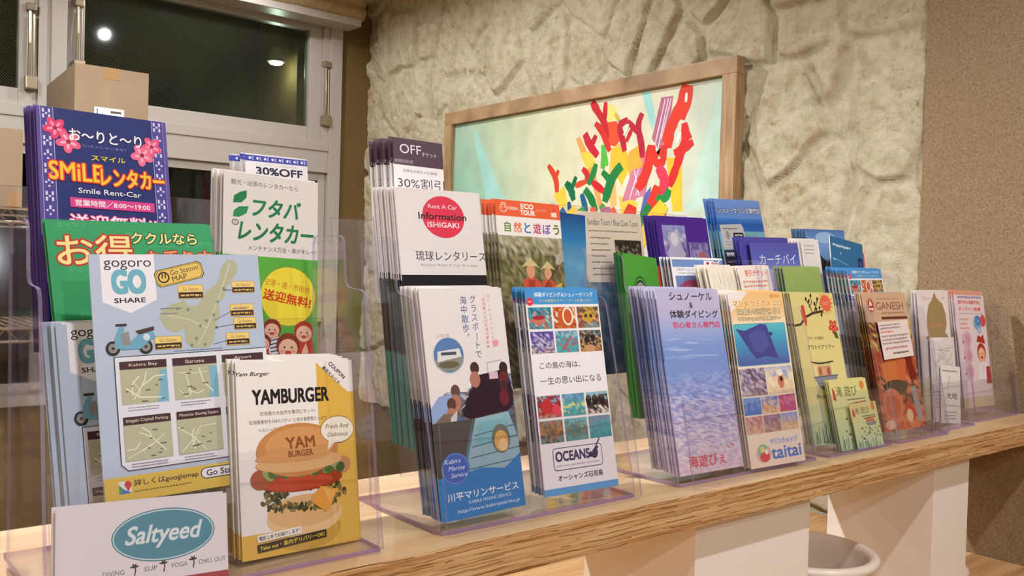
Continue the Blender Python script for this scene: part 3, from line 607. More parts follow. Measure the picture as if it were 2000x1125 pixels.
# white and green rental leaflet
S = futaba = Sheet(94, 209, '#ddd6d3', bands=[(0, .38, '#e8e2df'), (.38, 1, '#cfd8c8')])
S.text('観光・出張のレンタカーなら', 40, 9, 5.2, '#3c3836', wid=66)
S.poly([(9, 29), (10, 22), (16, 18), (22, 16), (22, 23), (17, 28)], '#1d7b46'); S.poly([(9, 42), (10, 36), (15, 32), (24, 31), (22, 38), (15, 42)], '#2b8a52')
S.ring(11.5, 47, 3.4, 2.8, .8, '#4a4744'); S.text('の', 11.5, 47, 2.6, '#4a4744')
S.text('フタバ', 52, 31, 17, '#1f7a48', wid=48, bold=.028, shear=.22); S.text('レンタカー', 52, 54, 18, '#23764a', wid=75, bold=.028, shear=.22)
S.text('メンテナンス万全・車がキレイ!', 58, 70, 5, '#3a3634', wid=68)
S.rect(0, 77.5, 94, 132, '#58a83c'); S.ell(64, 114, 27.5, 28, '#e9d63e'); S.ring(64, 114, 29, 29.5, .5, '#8a8a2a')
S.text('空港・港・市街地', 63, 104, 6.5, '#c4602a', wid=46, rot=.16); S.text('送迎無料!', 63, 116, 10, '#cc3a20', wid=48, rot=.16, bold=.03)
S.poly([(33, 178), (34, 164), (44, 158), (60, 168), (84, 164), (88, 178)], '#c23a2e'); S.poly([(46, 176), (44, 156), (54, 152), (64, 168), (62, 178)], '#e9e5e8')
for k in range(6): S.line([(45 + k * .6, 157 + k * 3.2), (55 + k * 1.2, 154 + k * 3.6)], 1.2, '#3a4468')
S.face(48, 145, 9, '#8e2f24'); S.face(39, 158, 8, '#7a2c22'); S.poly([(74, 154), (88, 152), (92, 172), (76, 176)], '#c8483a'); S.face(80, 147, 10, '#b03a2a'); S.face(64, 161, 12, '#8a3a22'); S.poly([(78, 166), (82, 158), (85, 166), (83, 176), (77, 176)], '#f0bfa0')
S.ell(42, 173, 10, 5, '#a8302a'); S.ell(42, 174, 5, 2.4, '#3a2a2a')
S.rect(0, 176, 94, 2.4, '#c8322e'); S.rect(0, 178.4, 94, 31, '#efe9e6')

# green flyer behind the map
S = gogreen = Sheet(140, 211, '#2f9a5e', edge='#cfd9cf', bands=[(0, 1, '#7fae8e')])
for i in range(16):
    S.text('gogoro', 20 + (i * 53) % 130, 4 + i * 7.4, 5, '#4fae78', wid=22)
    S.line([(4 + (i * 37) % 100, 8 + i * 6.5), (30 + (i * 37) % 100, 8 + i * 6.5)], .5, '#48a870')
S.text('お得', 37, 25, 26, '#f2dd92', wid=60, bold=.012, out=('#b8322a', 1.9)); S.text('ククルなら', 96, 14, 9.5, '#f0e28a', wid=58, bold=.02, out=('#2a5a3c', 1.2))
S.text('な乗り方', 108, 32, 15, '#e0895a', wid=60, bold=.03, out=('#8a2a2a', 1.4)); S.poly([(30, 84), (60, 60), (60, 110), (30, 96)], '#3f5aa0');

# blue island map flyer
S = mapsh = Sheet(134, 187, '#b4c3d8', edge='#dcdde4', bands=[(0, 1, '#cdd6e2')])
S.poly([(8, 0), (48, 0), (48, 36), (28, 46), (8, 37)], '#eceaf0')
S.text('gogoro', 28, 8.5, 7.6, '#2a2624', wid=35); S.text('GO', 28, 21.5, 17.5, '#6fb2c6', wid=24, bold=.05); S.text('SHARE', 28, 36, 3.8, '#3a3634', wid=23, bold=.03)
def pill(x, y, w, h, rot, fill, txt=None):
    c_, s_ = math.cos(rot), math.sin(rot); q = lambda a, b_: (x + a * c_ - b_ * s_, y + a * s_ + b_ * c_)
    for gr, c in ((0, '#3a2e20'), (.5, '#e8c24e'), (1.1, '#3a2e20'), (1.4, fill)):
        a, b_ = w / 2 - gr, h / 2 - gr; k = 2.6; S.poly([q(-a + k, -b_), (q(a - k, -b_)), q(a, -b_ + k), q(a, b_ - k), q(a - k, b_), q(-a + k, b_), q(-a, b_ - k), q(-a, -b_ + k)], c)
pill(67, 16, 39, 14, -.23, '#e6c568'); S.ell(54.5, 18.6, 4.6, 4.6, '#3a2a1c'); S.ell(54.5, 18.6, 3.4, 3.4, '#e6c568'); S.rect(53, 15.5, 1, 4, '#3a2a1c'); S.rect(55.4, 15.2, 1, 4, '#3a2a1c')
S.text('Go Station', 71, 12.6, 4, '#3a2c20', wid=23, rot=-.23); S.text('MAP', 67, 18.6, 4.2, '#3a2c20', wid=12, rot=-.23)
isl = [(440, 505), (455, 512), (459, 530), (446, 548), (432, 568), (424, 590), (412, 600), (414, 622), (402, 650), (397, 682), (384, 694), (352, 694), (341, 680), (340, 652), (322, 660), (304, 650), (294, 628), (300, 612), (322, 600), (345, 592), (350, 604), (368, 606), (378, 592), (390, 574), (408, 562), (418, 548), (422, 528), (430, 515)]
S.poly([((x - 173) / 2.47, (y - 497) / 2.62 + .6) for x, y in isl], '#b3b694')
S.line([((x - 173) / 2.47, (y - 497) / 2.62) for x, y in ((443, 515), (420, 575), (405, 610), (385, 655), (365, 688))], .6, '#d8d6c0'); S.line([((x - 173) / 2.47, (y - 497) / 2.62) for x, y in ((310, 625), (350, 635), (385, 655))], .6, '#d8d6c0')
for x, y in ((350, 615), (372, 650), (385, 640), (362, 676), (352, 690), (378, 690), (400, 628), (404, 655), (425, 572), (410, 600), (330, 612)): S.ring((x - 173) / 2.47, (y - 497) / 2.62, 1.1, 1.1, .5, '#3f4a68', 12)
def sta(x0, y0, x1, y1):
    a, b_, c, d = (x0 - 173) / 2.47, (y0 - 497) / 2.62, (x1 - x0) / 2.47, (y1 - y0) / 2.62
    S.rrect(a, b_, c, d, 1.2, '#c79a2e'); S.rrect(a + .4, b_ + .4, c - .8, d - .8, 1.0, '#edcf7e'); S.rect(a + .5, b_ + d * .52, c - 1, d * .42, '#3f2a2a'); S.text('Go Station', a + c / 2, b_ + d * .3, d * .25, '#8a6a2e', wid=c * .62); S.lines(a + 2, b_ + d * .68, c - 4, 1, 2, d * .14, '#d8b860', 0)
for q in ((333, 562, 383, 592), (442, 556, 491, 582), (435, 606, 485, 633), (440, 636, 488, 662), (422, 668, 471, 695), (281, 668, 333, 695)): sta(*q)
for a, b_ in (((424, 575), (445, 575)), ((403, 655), (440, 650)), ((395, 690), (424, 684)), ((400, 640), (436, 622))): S.line([((a[0] - 173) / 2.47, (a[1] - 497) / 2.62), ((b_[0] - 173) / 2.47, (b_[1] - 497) / 2.62)], .35, '#4a5a78')
S.lines(50, 43, 18, 2, 4, .7, '#7f8aa0'); S.lines(108, 45, 12, 1, 5, .7, '#7f8aa0'); S.lines(58, 77, 40, 1, 3, .7, '#7f8aa0')
# scooter
for x in (13, 37): S.ell(x, 72.5, 5.2, 5.6, '#2e2a2a', n=18); S.ell(x, 72.5, 3.4, 3.7, '#8c8a88', n=16); S.ell(x, 72.5, 1.2, 1.2, '#3a3634', n=10)
S.poly([(14, 72), (15, 64), (19, 56), (22, 56), (21, 66), (26, 68), (33, 62), (43, 60), (45, 66), (40, 68), (33, 74), (20, 74)], '#6fa8c4'); S.poly([(19, 62), (25, 60), (26, 70), (20, 71)], '#8f8e90'); S.rect(16, 54, 8, 1.8, '#3a3436'); S.poly([(30, 60), (44, 57), (44, 60), (33, 63)], '#4a3a34'); S.ell(38, 65, 2.6, 2.6, '#d4dde4', n=14)
# panel of six little maps
S.poly([(13, 79), (134, 79), (134, 165), (18, 165), (13, 160), (13, 84)], '#2e2c3a'); S.poly([(13.6, 79.6), (134, 79.6), (134, 164.4), (18.2, 164.4), (13.6, 159.8)], '#dfe0ea')
def minimap(x, y, ttl, seed, sea):
    R = random.Random(seed); S.rect(x, y, 35, 33, '#b6b79c'); S.rect(x, y, 35, 6.2, '#4a2f34'); S.text(ttl, x + 17.5, y + 3.2, 3, '#e9dccc', wid=min(31, len(ttl) * 2.1))
    if sea: S.poly([(x + 35, y + 8), (x + 35, y + 33), (x + 26, y + 33), (x + 29, y + 22), (x + 27 + 3 * sea, y + 8)], '#7fb4cc')
    for k in range(5):
        a = (x + R.uniform(0, 26), y + R.uniform(8, 32)); b_ = (x + R.uniform(8, 34), y + R.uniform(8, 32)); m = ((a[0] + b_[0]) / 2 + R.uniform(-4, 4), (a[1] + b_[1]) / 2 + R.uniform(-4, 4)); S.line([a, m, b_], R.uniform(.5, 1.1), '#e6e2cc')
    for k in range(7): S.rect(x + R.uniform(1, 30), y + R.uniform(9, 31), R.uniform(1.5, 5), .8, '#55584e')
    S.lines(x + 4, y + 35, 27, 2, 2, .7, '#85838f', .3, seed)
for i, (ttl, sea) in enumerate((('Kabira Bay', .6), ('Ibaruma', .4), ('Airport', 0), ('Ishigaki Cityhall Parking', 0), ('Minatoza Sharing Square', 0), ('City Center', 0))): minimap(16.5 + (i % 3) * 39.5, 83 + (i // 3) * 42, ttl, 40 + i, sea)
S.rect(0, 168.5, 134, 18.5, '#d9b94e'); S.rrect(10, 172, 9, 9, 1, '#dfe6ea'); S.poly([(10, 174), (14, 178), (10, 181)], '#3f9a58'); S.poly([(14, 178), (19, 181), (10, 181)], '#3f6ac0'); S.ell(16.6, 174.5, 2.5, 2.8, '#cf3a2e', n=14); S.poly([(14.6, 176), (18.6, 176), (16.6, 180)], '#cf3a2e')
S.text('詳しくはgooglemap', 45, 174.5, 5.4, '#3a3226', wid=48, bold=.02); S.lines(21, 180, 44, 1, 2, 1, '#7a6a30')
S.rrect(71, 170.5, 46, 8.6, 4.2, '#3a3430'); S.rrect(71.7, 171.2, 44.6, 7.2, 3.5, '#eceaf0'); S.text('Go Station', 91, 174.8, 4.6, '#2e2a2e', wid=31, bold=.02); S.ring(111, 174, 2, 2, .7, '#2e2a2e', 16); S.line([(112.4, 175.4), (114.2, 177.2)], .8, '#2e2a2e')

# burger postcard
S = yam = Sheet(112, 156, '#e2b650', edge='#ded3b8', bands=[(0, .86, '#e4dccb'), (.86, 1, '#d9b75c')])
S.rect(0, 0, 75, 137, '#f0e9e6'); S.poly([(73, 0), (112, 0), (112, 28), (106, 28)], '#f0e9e6')
S.text('COUPON', 96, 9, 3.6, '#37312c', wid=20, rot=.74, bold=.03); S.text('裏面をみてネ', 90, 13, 3.4, '#37312c', wid=22, rot=.74, bold=.02)
S.text('Yam Burger', 15, 10.5, 4.2, '#2e2825', wid=30, shear=.3, bold=.02)
S.text('YAMBURGER', 50, 29, 11.5, '#2a2320', wid=72, bold=.035)
for i, (t, w_) in enumerate((('石垣島の大自然を贅沢にサンド!', 52), ('“石垣島素材を100％パティ”と旬の島野菜たっぷり', 74), ('ヘルシーな本来肉の旨みにこだわった', 56), ('島生まれのぜいたくバーガー', 40))): S.text(t, 46, 42.5 + i * 6.6, 3.4, '#4e4642', wid=w_)
S.ell(60, 141, 32, 15, '#c9a24a'); S.ell(58, 128, 36, 17, '#ecc894'); S.ell(58, 124, 35, 13, '#e3b77c')
R = random.Random(3)
for k in range(150):
    a = R.uniform(0, 6.28); rr = R.uniform(.2, 1) ** .5; S.ell(57 + 41 * rr * math.cos(a), 112 + 12.5 * rr * math.sin(a), R.uniform(1.6, 3.6), R.uniform(1, 2.4), R.choice(['#3f4a26', '#55592c', '#6c5a34', '#4a3a22', '#7c7442', '#2f3a20', '#8a7a4a']), R.uniform(0, 3), 8)
S.ell(56, 99, 40, 9, '#a33a22'); S.ell(54, 101, 32, 6, '#c04a2c'); S.ell(18, 95, 9, 8, '#a8583a'); S.ell(96, 90, 9, 7, '#c98a62')
for k in range(26): S.ell(24 + k * 2.8, 90 + 2.5 * math.sin(k * 1.3), 4.2, 5, R.choice(['#4f6a34', '#6b8448', '#8fa468', '#3f5a2c']), R.uniform(0, 3), 10)
S.poly([(74, 106), (90, 110), (84, 122), (78, 128), (64, 118), (66, 112)], '#e8a244'); S.poly([(76, 108), (88, 111), (82, 121)], '#f0b860')
S.ell(54, 74, 39, 22, '#c98a50'); S.ell(56, 70, 33, 15, '#d59a60'); S.ell(55, 84, 41, 8, '#e0b07a'); S.ell(50, 79, 36, 5, '#d69c62')
S.text('YAM', 56, 68, 9, '#8a5230', wid=28, bold=.03, shear=-.1); S.text('BURGER', 56, 77, 5, '#8a5230', wid=24, bold=.03, shear=-.1)
S.ell(93, 60, 17, 11.5, '#4a4038'); S.ell(93, 60, 16.6, 11.1, '#efe4d4'); S.poly([(84, 68), (91, 70), (82, 77)], '#efe4d4'); S.text('Fresh And', 93, 57, 4, '#3c342e', wid=24, shear=.3); S.text('Delicious', 93, 64, 3.6, '#3c342e', wid=21, shear=.3)
S.rect(13, 137, 40, 5.6, '#f2ece4', -.05); S.text('電話１本でお届けします！', 33, 139.8, 3.2, '#3a332c', wid=37, rot=-.05, bold=.02); S.rect(13, 143.5, 64, 6.4, '#3a3024', -.05); S.text('Take out・島内デリバリーOK!', 45, 146.7, 3.8, '#e8d04a', wid=60, rot=-.05, bold=.02)

# salty card
S = salty = Sheet(118, 63, '#ece5e8')
S.ell(72, 25, 36.5, 18.5, '#4f8fa4'); S.ell(72, 25, 35.6, 17.6, '#d9e4e8'); S.ell(72, 25, 34.8, 16.8, '#4f93a8')
S.text('Saltyeed', 72, 25.5, 16, '#e4eef0', wid=54, shear=.28, bold=.02, out=('#e4eef0', .35))
S.text('DIVING', 37, 47.5, 3.2, '#6a7484', wid=14); S.text('SUP', 62, 47.5, 3.2, '#6a7484', wid=9); S.text('YOGA', 82, 47.5, 3.2, '#6a7484', wid=12); S.text('CHILL OUT', 106, 47.5, 3.2, '#6a7484', wid=20)
for x in (51, 71, 92): S.line([(x, 51), (x + .8, 47), (x, 45)], .8, '#2c2a30'); [S.ell(x + 1.6 * math.cos(a), 45 + 1.2 * math.sin(a) + .3, 1.6, .6, '#2c2a30', a, 8) for a in (-.3, -1.2, -2, 3.3)]
S.rect(0, 56, 118, 7, '#a8434a'); S.text('ISHIGAKI ISLAND', 70, 59.5, 2.6, '#e8d8dc', wid=40)

# dark-topped discount ticket
S = offsh = Sheet(64, 172, '#eeeaea', bands=[(0, .155, '#3e3038'), (.155, 1, '#e4dfdd')])
S.rect(0, 0, 64, 29, '#57424e'); S.text('OFF', 22, 11, 10, '#ece6ea', wid=27); S.text('チケット', 46, 15, 5, '#ddd2da', wid=19); S.text('期間限定', 13, 25, 4, '#b9a9b4', wid=24)
S.text('本券をお持ちのお客様', 33, 35, 3.4, '#6a5a62', wid=44); S.text('30%割引', 34, 48, 12, '#55485a', wid=60); S.rect(4, 56, 60, .8, '#55485a'); S.lines(6, 64, 50, 8, 6, 2, '#8a8088')

# tall white rental leaflet with the red disc
S = info = Sheet(108, 266, '#e2dcdb', bands=[(0, .36, '#e7e1df'), (.36, .64, '#3a3c38'), (.64, 1, '#4f8f7c')])
S.ell(58, 28.5, 27, 22.5, '#dc3a52'); S.text('Rent A Car', 58, 17.5, 4.6, '#f0e2e4', wid=37); S.text('Information', 57, 28, 7.2, '#2a2224', wid=61, bold=.02); S.text('ISHIGAKI', 57, 37, 5.4, '#f2e4e6', wid=40, bold=.02)
S.text('琉球レンタリース', 64, 70, 10.5, '#2e2828', wid=90); S.text('Ryukyu Rent A Car & Lease', 61, 80, 3.4, '#8f8888', wid=72)
S.rect(0, 90, 108, 12, '#1c1a1c'); S.rect(0, 102, 108, 70, '#33362f'); S.rect(0, 172, 108, 94, '#4f9580')

# eco tour leaflet
S = eco = Sheet(96, 210, '#efe9e2', bands=[(0, .085, '#d8552e'), (.085, .18, '#e6dfd8'), (.18, 1, '#6e5f4a')])
S.rect(0, 0, 96, 18, '#e8633a'); S.ring(11, 9, 5.4, 4.8, .9, '#f6dcc8', 18); S.line([(7, 4), (11, 2.5), (15, 4)], .9, '#f6dcc8'); S.ell(9, 8, .9, .9, '#f6dcc8', n=8); S.ell(13, 8, .9, .9, '#f6dcc8', n=8)
S.text('石垣島の', 25, 8.5, 3.8, '#f8e6d8', wid=15, bold=.02); S.text('ECO', 46, 5.2, 5.6, '#f9ece0', wid=19, bold=.05); S.text('TOUR', 46, 12.5, 5.6, '#f9ece0', wid=22, bold=.05); S.text('エコツアー', 68, 8.5, 3.4, '#f5cdb4', wid=18); S.poly([(82, 10), (90, 9), (91, 15), (82, 15)], '#f4d8c4'); S.poly([(85, 9), (87, 4), (89, 9)], '#d8423a')
for i, (ch, c) in enumerate(zip('自然と遊ぼう', ('#5c8f3a', '#e0763a', '#3a7ac0', '#cc4a86', '#7a58b0', '#57702e'))): S.text(ch, 15 + i * 14.6, 30, 11.5, c, bold=.02)
S.photo(0, 40, 96, 170, [['#c2bda8', '#8f8a6c', '#a5a080'], ['#6c6840', '#8a8458', '#4f4c30'], ['#57522f', '#7a734c', '#958a62'], ['#5a4a34', '#a09878', '#6a6048'], ['#8a9a94', '#5c5a44', '#a8a890'], ['#4a4a3a', '#77766a']], 16, 26, 5)
for x, y, k in ((44, 72, 1.0), (70, 74, .86)):
    S.poly([(x - 14 * k, y + 50), (x - 12 * k, y + 18), (x, y + 12), (x + 14 * k, y + 20), (x + 15 * k, y + 50)], '#c9563c'); S.poly([(x - 5 * k, y + 18), (x + 5 * k, y + 18), (x + 4 * k, y + 46), (x - 4 * k, y + 46)], '#a8402c')
    S.ell(x, y + 8, 6.4 * k, 8 * k, '#d79a74', n=16); S.poly([(x - 14 * k, y + 4), (x, y - 8 * k), (x + 14 * k, y + 4), (x + 8 * k, y + 2), (x - 8 * k, y + 2)], '#cdbb86')
S.line([(62, 100), (92, 66)], 1.4, '#4a3c30'); S.ell(90, 64, 5, 9, '#b4ac9a', .7, 14); S.poly([(76, 98), (90, 92), (92, 120), (78, 120)], '#d8b44a')

# glass boat leaflet
S = kabira = Sheet(101, 215, '#e6dfe0', bands=[(0, .50, '#dcd7d6'), (.50, .64, '#3c3038'), (.64, .80, '#5c6a84'), (.80, 1, '#9aa6b8')])
S.vtext('グラスボートで', 63, 7, 9.0, '#37538c', size=8.6); S.vtext('海中散歩。', 51, 8, 9.0, '#37538c', size=8.8)
S.vtext('・・・・・・・・・・・・・・・・', 78, 8, 2.6, '#d88a96', size=5); S.vtext('自然豊かな川平湾の珊瑚礁', 76, 10, 4.2, '#e0868e', size=3.6); S.vtext('透きとおる海の中の世界を', 83, 6, 4.6, '#e8b4b8', size=3.4)
S.ell(86, 55, 4, 3.6, '#e8a0ac', n=12)
S.ell(27, 64, 18.5, 17.5, '#cfd4dc'); S.ell(27, 64, 17.6, 16.6, '#5b7fb4'); S.poly([(10.5, 68), (44, 66), (43, 72), (34, 79), (20, 79), (12, 74)], '#8d8f88'); S.poly([(14, 60), (40, 58), (42, 66), (13, 70)], '#dcdcdc'); S.rect(18, 61, 18, 3, '#4a5668'); S.ell(26, 73, 12, 3.4, '#6a6450')
S.text('川平湾', 22, 45.5, 4, '#d8b8a0', wid=16)
S.photo(0, 84, 101, 72, [['#8ca0c0', '#c8c8d0', '#5c76a8'], ['#6a5a60', '#8a7a78', '#4f6c9c'], ['#5a4a4a', '#7a5c52', '#6a6058'], ['#4a5c70', '#3a4a60', '#5f5450']], 12, 12, 8, .7)
S.poly([(0, 82), (101, 82), (101, 86), (62, 86), (44, 100), (20, 98), (8, 106), (0, 112)], '#e6dfe0'); S.poly([(0, 112), (10, 102), (26, 100), (30, 112), (6, 130), (0, 130)], '#8fa8d4')
S.poly([(60, 85), (96, 81), (101, 104), (99, 118), (92, 122), (44, 126), (36, 122), (35, 116)], '#30202c'); S.rect(73, 83, 11, 7, '#d9b8c8'); S.line([(56, 86), (42, 108), (34, 124)], 1.2, '#3a4048')
for k in range(4): S.line([(55 - 5 * k, 88 + 8 * k), (47 - 4 * k, 90 + 8.5 * k)], 1, '#b8bcc4')
S.line([(72, 84), (72, 74), (90, 72), (90, 82)], .8, '#a8a8b0')
for x, y, c in ((56, 78, '#4a3430'), (30, 98, '#6a4a40'), (24, 110, '#5a4038'), (92, 80, '#3a2a28'), (90, 98, '#4a2a30')): S.ell(x, y, 5.4, 6, c, n=14); S.ell(x - 1, y + 11, 6.4, 8, '#b07868' if x < 80 else '#6a2a34', n=14)
S.poly([(30, 120), (18, 138), (8, 160), (0, 160), (0, 128), (14, 118)], '#7a6a60'); S.poly([(22, 122), (30, 116), (26, 136), (14, 150)], '#c8c4c0')
S.grad(0, 126, 101, 89, [(0, '#50545a'), (.2, '#587484'), (.4, '#4a80a4'), (.6, '#3a80bc'), (1, '#2a74c0')])
S.poly([(0, 126), (46, 126), (34, 160), (24, 182), (0, 184)], '#4f4c48'); S.poly([(50, 126), (92, 123), (101, 150), (101, 186), (40, 184), (30, 180)], '#8fb4c0'); S.poly([(54, 130), (88, 128), (90, 150), (46, 152)], '#79b4c0')
for k in range(4): S.line([(46 - k * 3, 142 + k * 10), (101, 136 + k * 11)], 1.0, '#4a6a78')
S.ell(79, 148, 11.5, 14, '#6c7068'); S.ell(79, 150, 8.6, 10, '#d8a860'); S.ell(81, 154, 6, 6, '#e8c48a')
S.poly([(101, 164), (80, 176), (50, 172), (24, 176), (0, 176), (0, 215), (101, 215)], '#347cc0')
S.ell(21, 169, 16.5, 14.5, '#3f66b8'); S.ring(21, 169, 15.6, 13.7, .5, '#8fa6d8'); S.text('Kabira', 18, 162, 4.2, '#dfe6f4', wid=19, shear=.3); S.text('Marine', 22, 168.5, 4, '#dfe6f4', wid=19, shear=.3); S.text('Service', 24, 175, 4.2, '#dfe6f4', wid=19, shear=.3)
S.text('川平マリンサービス', 51, 194.5, 7.4, '#eef2f8', wid=86, bold=.012); S.text('KABIRA MARINE SERVICE', 58, 201.5, 3, '#cfe0f4', wid=52); S.text('http://www.kabiramarine.jp', 56, 208.5, 4.2, '#dce8f8', wid=76, shear=.1)

# marine photos leaflet
SEA = [['#3f8fa8', '#5fb0bc', '#2f7a98'], ['#4fa0b0', '#d8c8b0', '#c84a3a', '#2a5a78'], ['#5aa8b0', '#3a8a9c', '#a87a5c']]
def oceans_sheet():
    S = Sheet(99, 212, '#efebee', bands=[(0, .062, '#4f92d0'), (.062, .2, '#dfe2e6'), (.2, .3, '#5a7890'), (.3, .52, '#dcd8da'), (.52, .75, '#60808e'), (.75, 1, '#e0dcdc')])
    S.rect(0, 0, 99, 16, '#4a97d6'); S.text('体験ダイビング＆シュノーケリング', 52, 5.6, 5, '#f0f6fc', wid=80, bold=.015); S.text('８つの豊富なツアー・コースを選べます！', 54, 12, 3.2, '#e4dc6a', wid=72); S.ell(5.5, 13, 4.4, 4.4, '#d8404a'); S.text('new', 5.5, 13, 1.8, '#f6dede', wid=5)
    P = [[SEA, [['#b84a2c', '#d8783c', '#e8a860'], ['#c85a34', '#f0e0c8', '#a83a24'], ['#b04a2c', '#d07a44']], [['#8a7458', '#4a4a3a', '#c8a83a'], ['#d8b878', '#6a5a44', '#a83a34'], ['#7a9a9c', '#8a6a50']]],
         [[['#5a4a98', '#6a5ab0'], ['#7a6ab0', '#c8c0d8', '#4a4488'], ['#5a549a', '#d0b8a0']], [['#8fc4cc', '#a8d4d4', '#6a7ab0'], ['#5aa8b0', '#4a98a8', '#a85a6a'], ['#4a9aa8', '#5fb0b4']], [['#6a9ab0', '#3a3a34', '#8a6a50'], ['#4a4034', '#c89a78', '#3a3430'], ['#c8a060', '#5a4a3a', '#a85a3a']]],
         [[['#7ab4cc', '#a8303a'], ['#b83a40', '#8a2a30', '#5a3a34'], ['#d8404a', '#8a5a4a', '#a8a090']], [['#7aa4c8', '#5a8ab0'], ['#5aa8b4', '#4a98a4', '#d8d48a'], ['#4a9098', '#5aa8ac']], [['#8ab4c8', '#9ac0cc'], ['#3a2e2c', '#5a4a44', '#2a2624'], ['#d8c8c0', '#5a4038', '#e0dcd8']]],
         [[['#8a9a98', '#a86a4a'], ['#b87a54', '#6a5a48', '#8a6a50'], ['#6a8a84', '#4a5a54']], [['#6aa8b4', '#7ab4bc'], ['#5a8a84', '#8a7a54', '#4a7a7c'], ['#4a8a94', '#6a9a94']], [['#7a8aa8', '#5aa8b0', '#8a7a9a'], ['#4a9aa4', '#5aa8ac'], ['#3a8a98', '#4a9a9c']]]]
    for j, y in enumerate((19, 44.5, 111, 136.5)):
        for i in range(3):
            S.photo(2 + i * 32.6, y, 30.2, 23, P[j][i], 9, 8, 10 * j + i, .45)
    S.ell(50, 31, 9, 11, '#c86030', .3, 18); S.ring(54, 29, 7.5, 10, 2.2, '#efe2d4', 18); S.ell(77, 55, 3.4, 3.6, '#2c2824', n=12); S.ell(86, 53, 3.4, 3.6, '#2c2824', n=12); S.ell(80, 64, 8, 4, '#c8986a', n=14)
    S.line([(44, 64), (56, 51)], 1.8, '#b0606a'); S.ell(14, 122, 7, 8, '#c03438', .2, 14); S.ell(26, 126, 5, 6, '#d84858', n=12); S.ell(14, 33, 10, 4, '#c87868', n=12); S.ell(15, 30, 8, 2.4, '#a8303a', n=12)
    for x in (70, 79, 89): S.ell(x, 119, 3.8, 5.4, '#2e2422', n=12); S.ell(x, 116, 2.2, 2.4, '#6a4a3c', n=10)
    S.ell(82, 30, 8, 6, '#c8a040', n=14); S.ell(79, 29, 2.2, 2.2, '#3a3a34', n=10); S.ell(86, 29, 2.2, 2.2, '#3a3a34', n=10)
    S.text('この島の海は、', 37, 80, 7, '#3e4048', wid=54); S.text('一生の思い出になる', 50, 96, 7.6, '#3e4048', wid=82)
    S.rrect(15, 165, 66, 23, 4, '#4a4a6c'); S.rrect(15.8, 165.8, 64.4, 21.4, 3.4, '#efebee'); S.text('OCEANS', 41, 174, 9.6, '#3e3c66', wid=45, bold=.04); S.text('with your wonderful marinelife', 47, 183.5, 2.8, '#5a586c', wid=58, shear=.2)
    S.ell(71, 175, 4.2, 5.4, '#34325c', .4, 12); S.line([(70, 172), (79, 160)], 1.6, '#34325c'); S.ell(74, 169.5, 2.6, 1.4, '#34325c', -.5, 10); S.poly([(64, 172), (69, 174), (68, 179), (63, 178)], '#34325c')
    S.text('オーシャンズ石垣島', 49, 195.5, 6.2, '#35343c', wid=60, bold=.015); S.rect(0, 205, 99, 7, '#5f9fd8'); return S
oceans = oceans_sheet()

# plain blue sea leaflet
S = bluesea = Sheet(57, 210, '#2a5a96', bands=[(0, .25, '#2a6aa0'), (.25, 1, '#3a6a90')]); S.grad(0, 0, 57, 210, [(0, '#1f4a84'), (.15, '#2f7ab0'), (.3, '#5fa4c8'), (1, '#3a7aa8')])
# beige tours leaflet
S = sandbar = Sheet(109, 210, '#cfc0ae', bands=[(0, .42, '#c9bca8'), (.42, 1, '#8a98a0')])
S.text('Sandbar Tours / Blue Cave Tours', 55, 13, 8, '#5a4a40', wid=94); S.lines(8, 24, 92, 1, 3, 1.6, '#7a6a60', .05); S.lines(10, 33, 40, 7, 8, 1.8, '#7a6a5c', .35, 4)
S.photo(54, 36, 50, 42, [['#2a241e', '#3a3228', '#1a1614'], ['#3a3228', '#8a7c6a', '#1a1614'], ['#c8baa8', '#e0d4c4', '#2a241e']], 10, 9, 6, .4)
for x, y, r_0 in ((66, 70, 5), (80, 62, 4), (88, 72, 6)): S.ell(x, y, r_0, r_0 * .8, '#15110f', n=12); S.ell(x + 2, y - 1, r_0 * .5, r_0 * .6, '#e6dccc', n=10)
S.photo(0, 92, 109, 118, [['#6a7a84', '#4a5a68', '#8a9498'], ['#3a4a58', '#5a6a74', '#2a3444'], ['#4a5660', '#2a3038']], 9, 10, 12)
# purple leaflet with two sea photographs
S = purple = Sheet(112, 211, '#4a2488', bands=[(0, 1, '#2c2a6a')])
S.photo(10, 12, 50, 62, [['#7a80b8', '#8f94c0'], ['#c0c0cc', '#8a88b0', '#7a78a8'], ['#5a4a90', '#6a5a98', '#8a86a8'], ['#4a2f84', '#4a2a80']], 8, 8, 4, .4); S.poly([(22, 22), (46, 22), (46, 40), (56, 54), (44, 64), (24, 64), (14, 54), (24, 40)], '#a8a4ba'); S.ell(34, 32, 8, 10, '#c9c6d0')
S.photo(64, 36, 44, 40, [['#6a5a98', '#5a4a8a'], ['#9a92b8', '#6a60a0', '#8a82b0'], ['#5a3a88', '#7a4a70']], 8, 6, 9, .4); S.poly([(84, 52), (94, 48), (104, 58), (98, 72), (88, 66), (80, 70)], '#a8606a'); S.text('を記念に', 30, 68, 6.5, '#eee4f4', wid=30, bold=.02); S.rect(0, 90, 112, 121, '#3a2078')
# green booklet with round emblem
S = green = Sheet(140, 210, '#4b9a38', edge='#3a7a2e', bands=[(0, 1, '#2f7f2f')])
S.ring(62, 62, 34, 34, 1.8, '#1f2a1c', 40); S.ell(62, 62, 29, 29, '#23281f', n=36); S.ell(62, 62, 26, 26, '#a8aaa0', n=36)
for k in range(36): a = k * math.pi / 18; S.line([(62 + 12 * math.cos(a), 62 + 12 * math.sin(a)), (62 + 25 * math.cos(a), 62 + 25 * math.sin(a))], 1.2, '#2c302a')
S.ell(62, 62, 11, 11, '#8a4a4a'); S.ring(62, 62, 12, 12, 1, '#e4e0d8'); S.text('島の食', 62, 120, 12, '#23301c', wid=60)
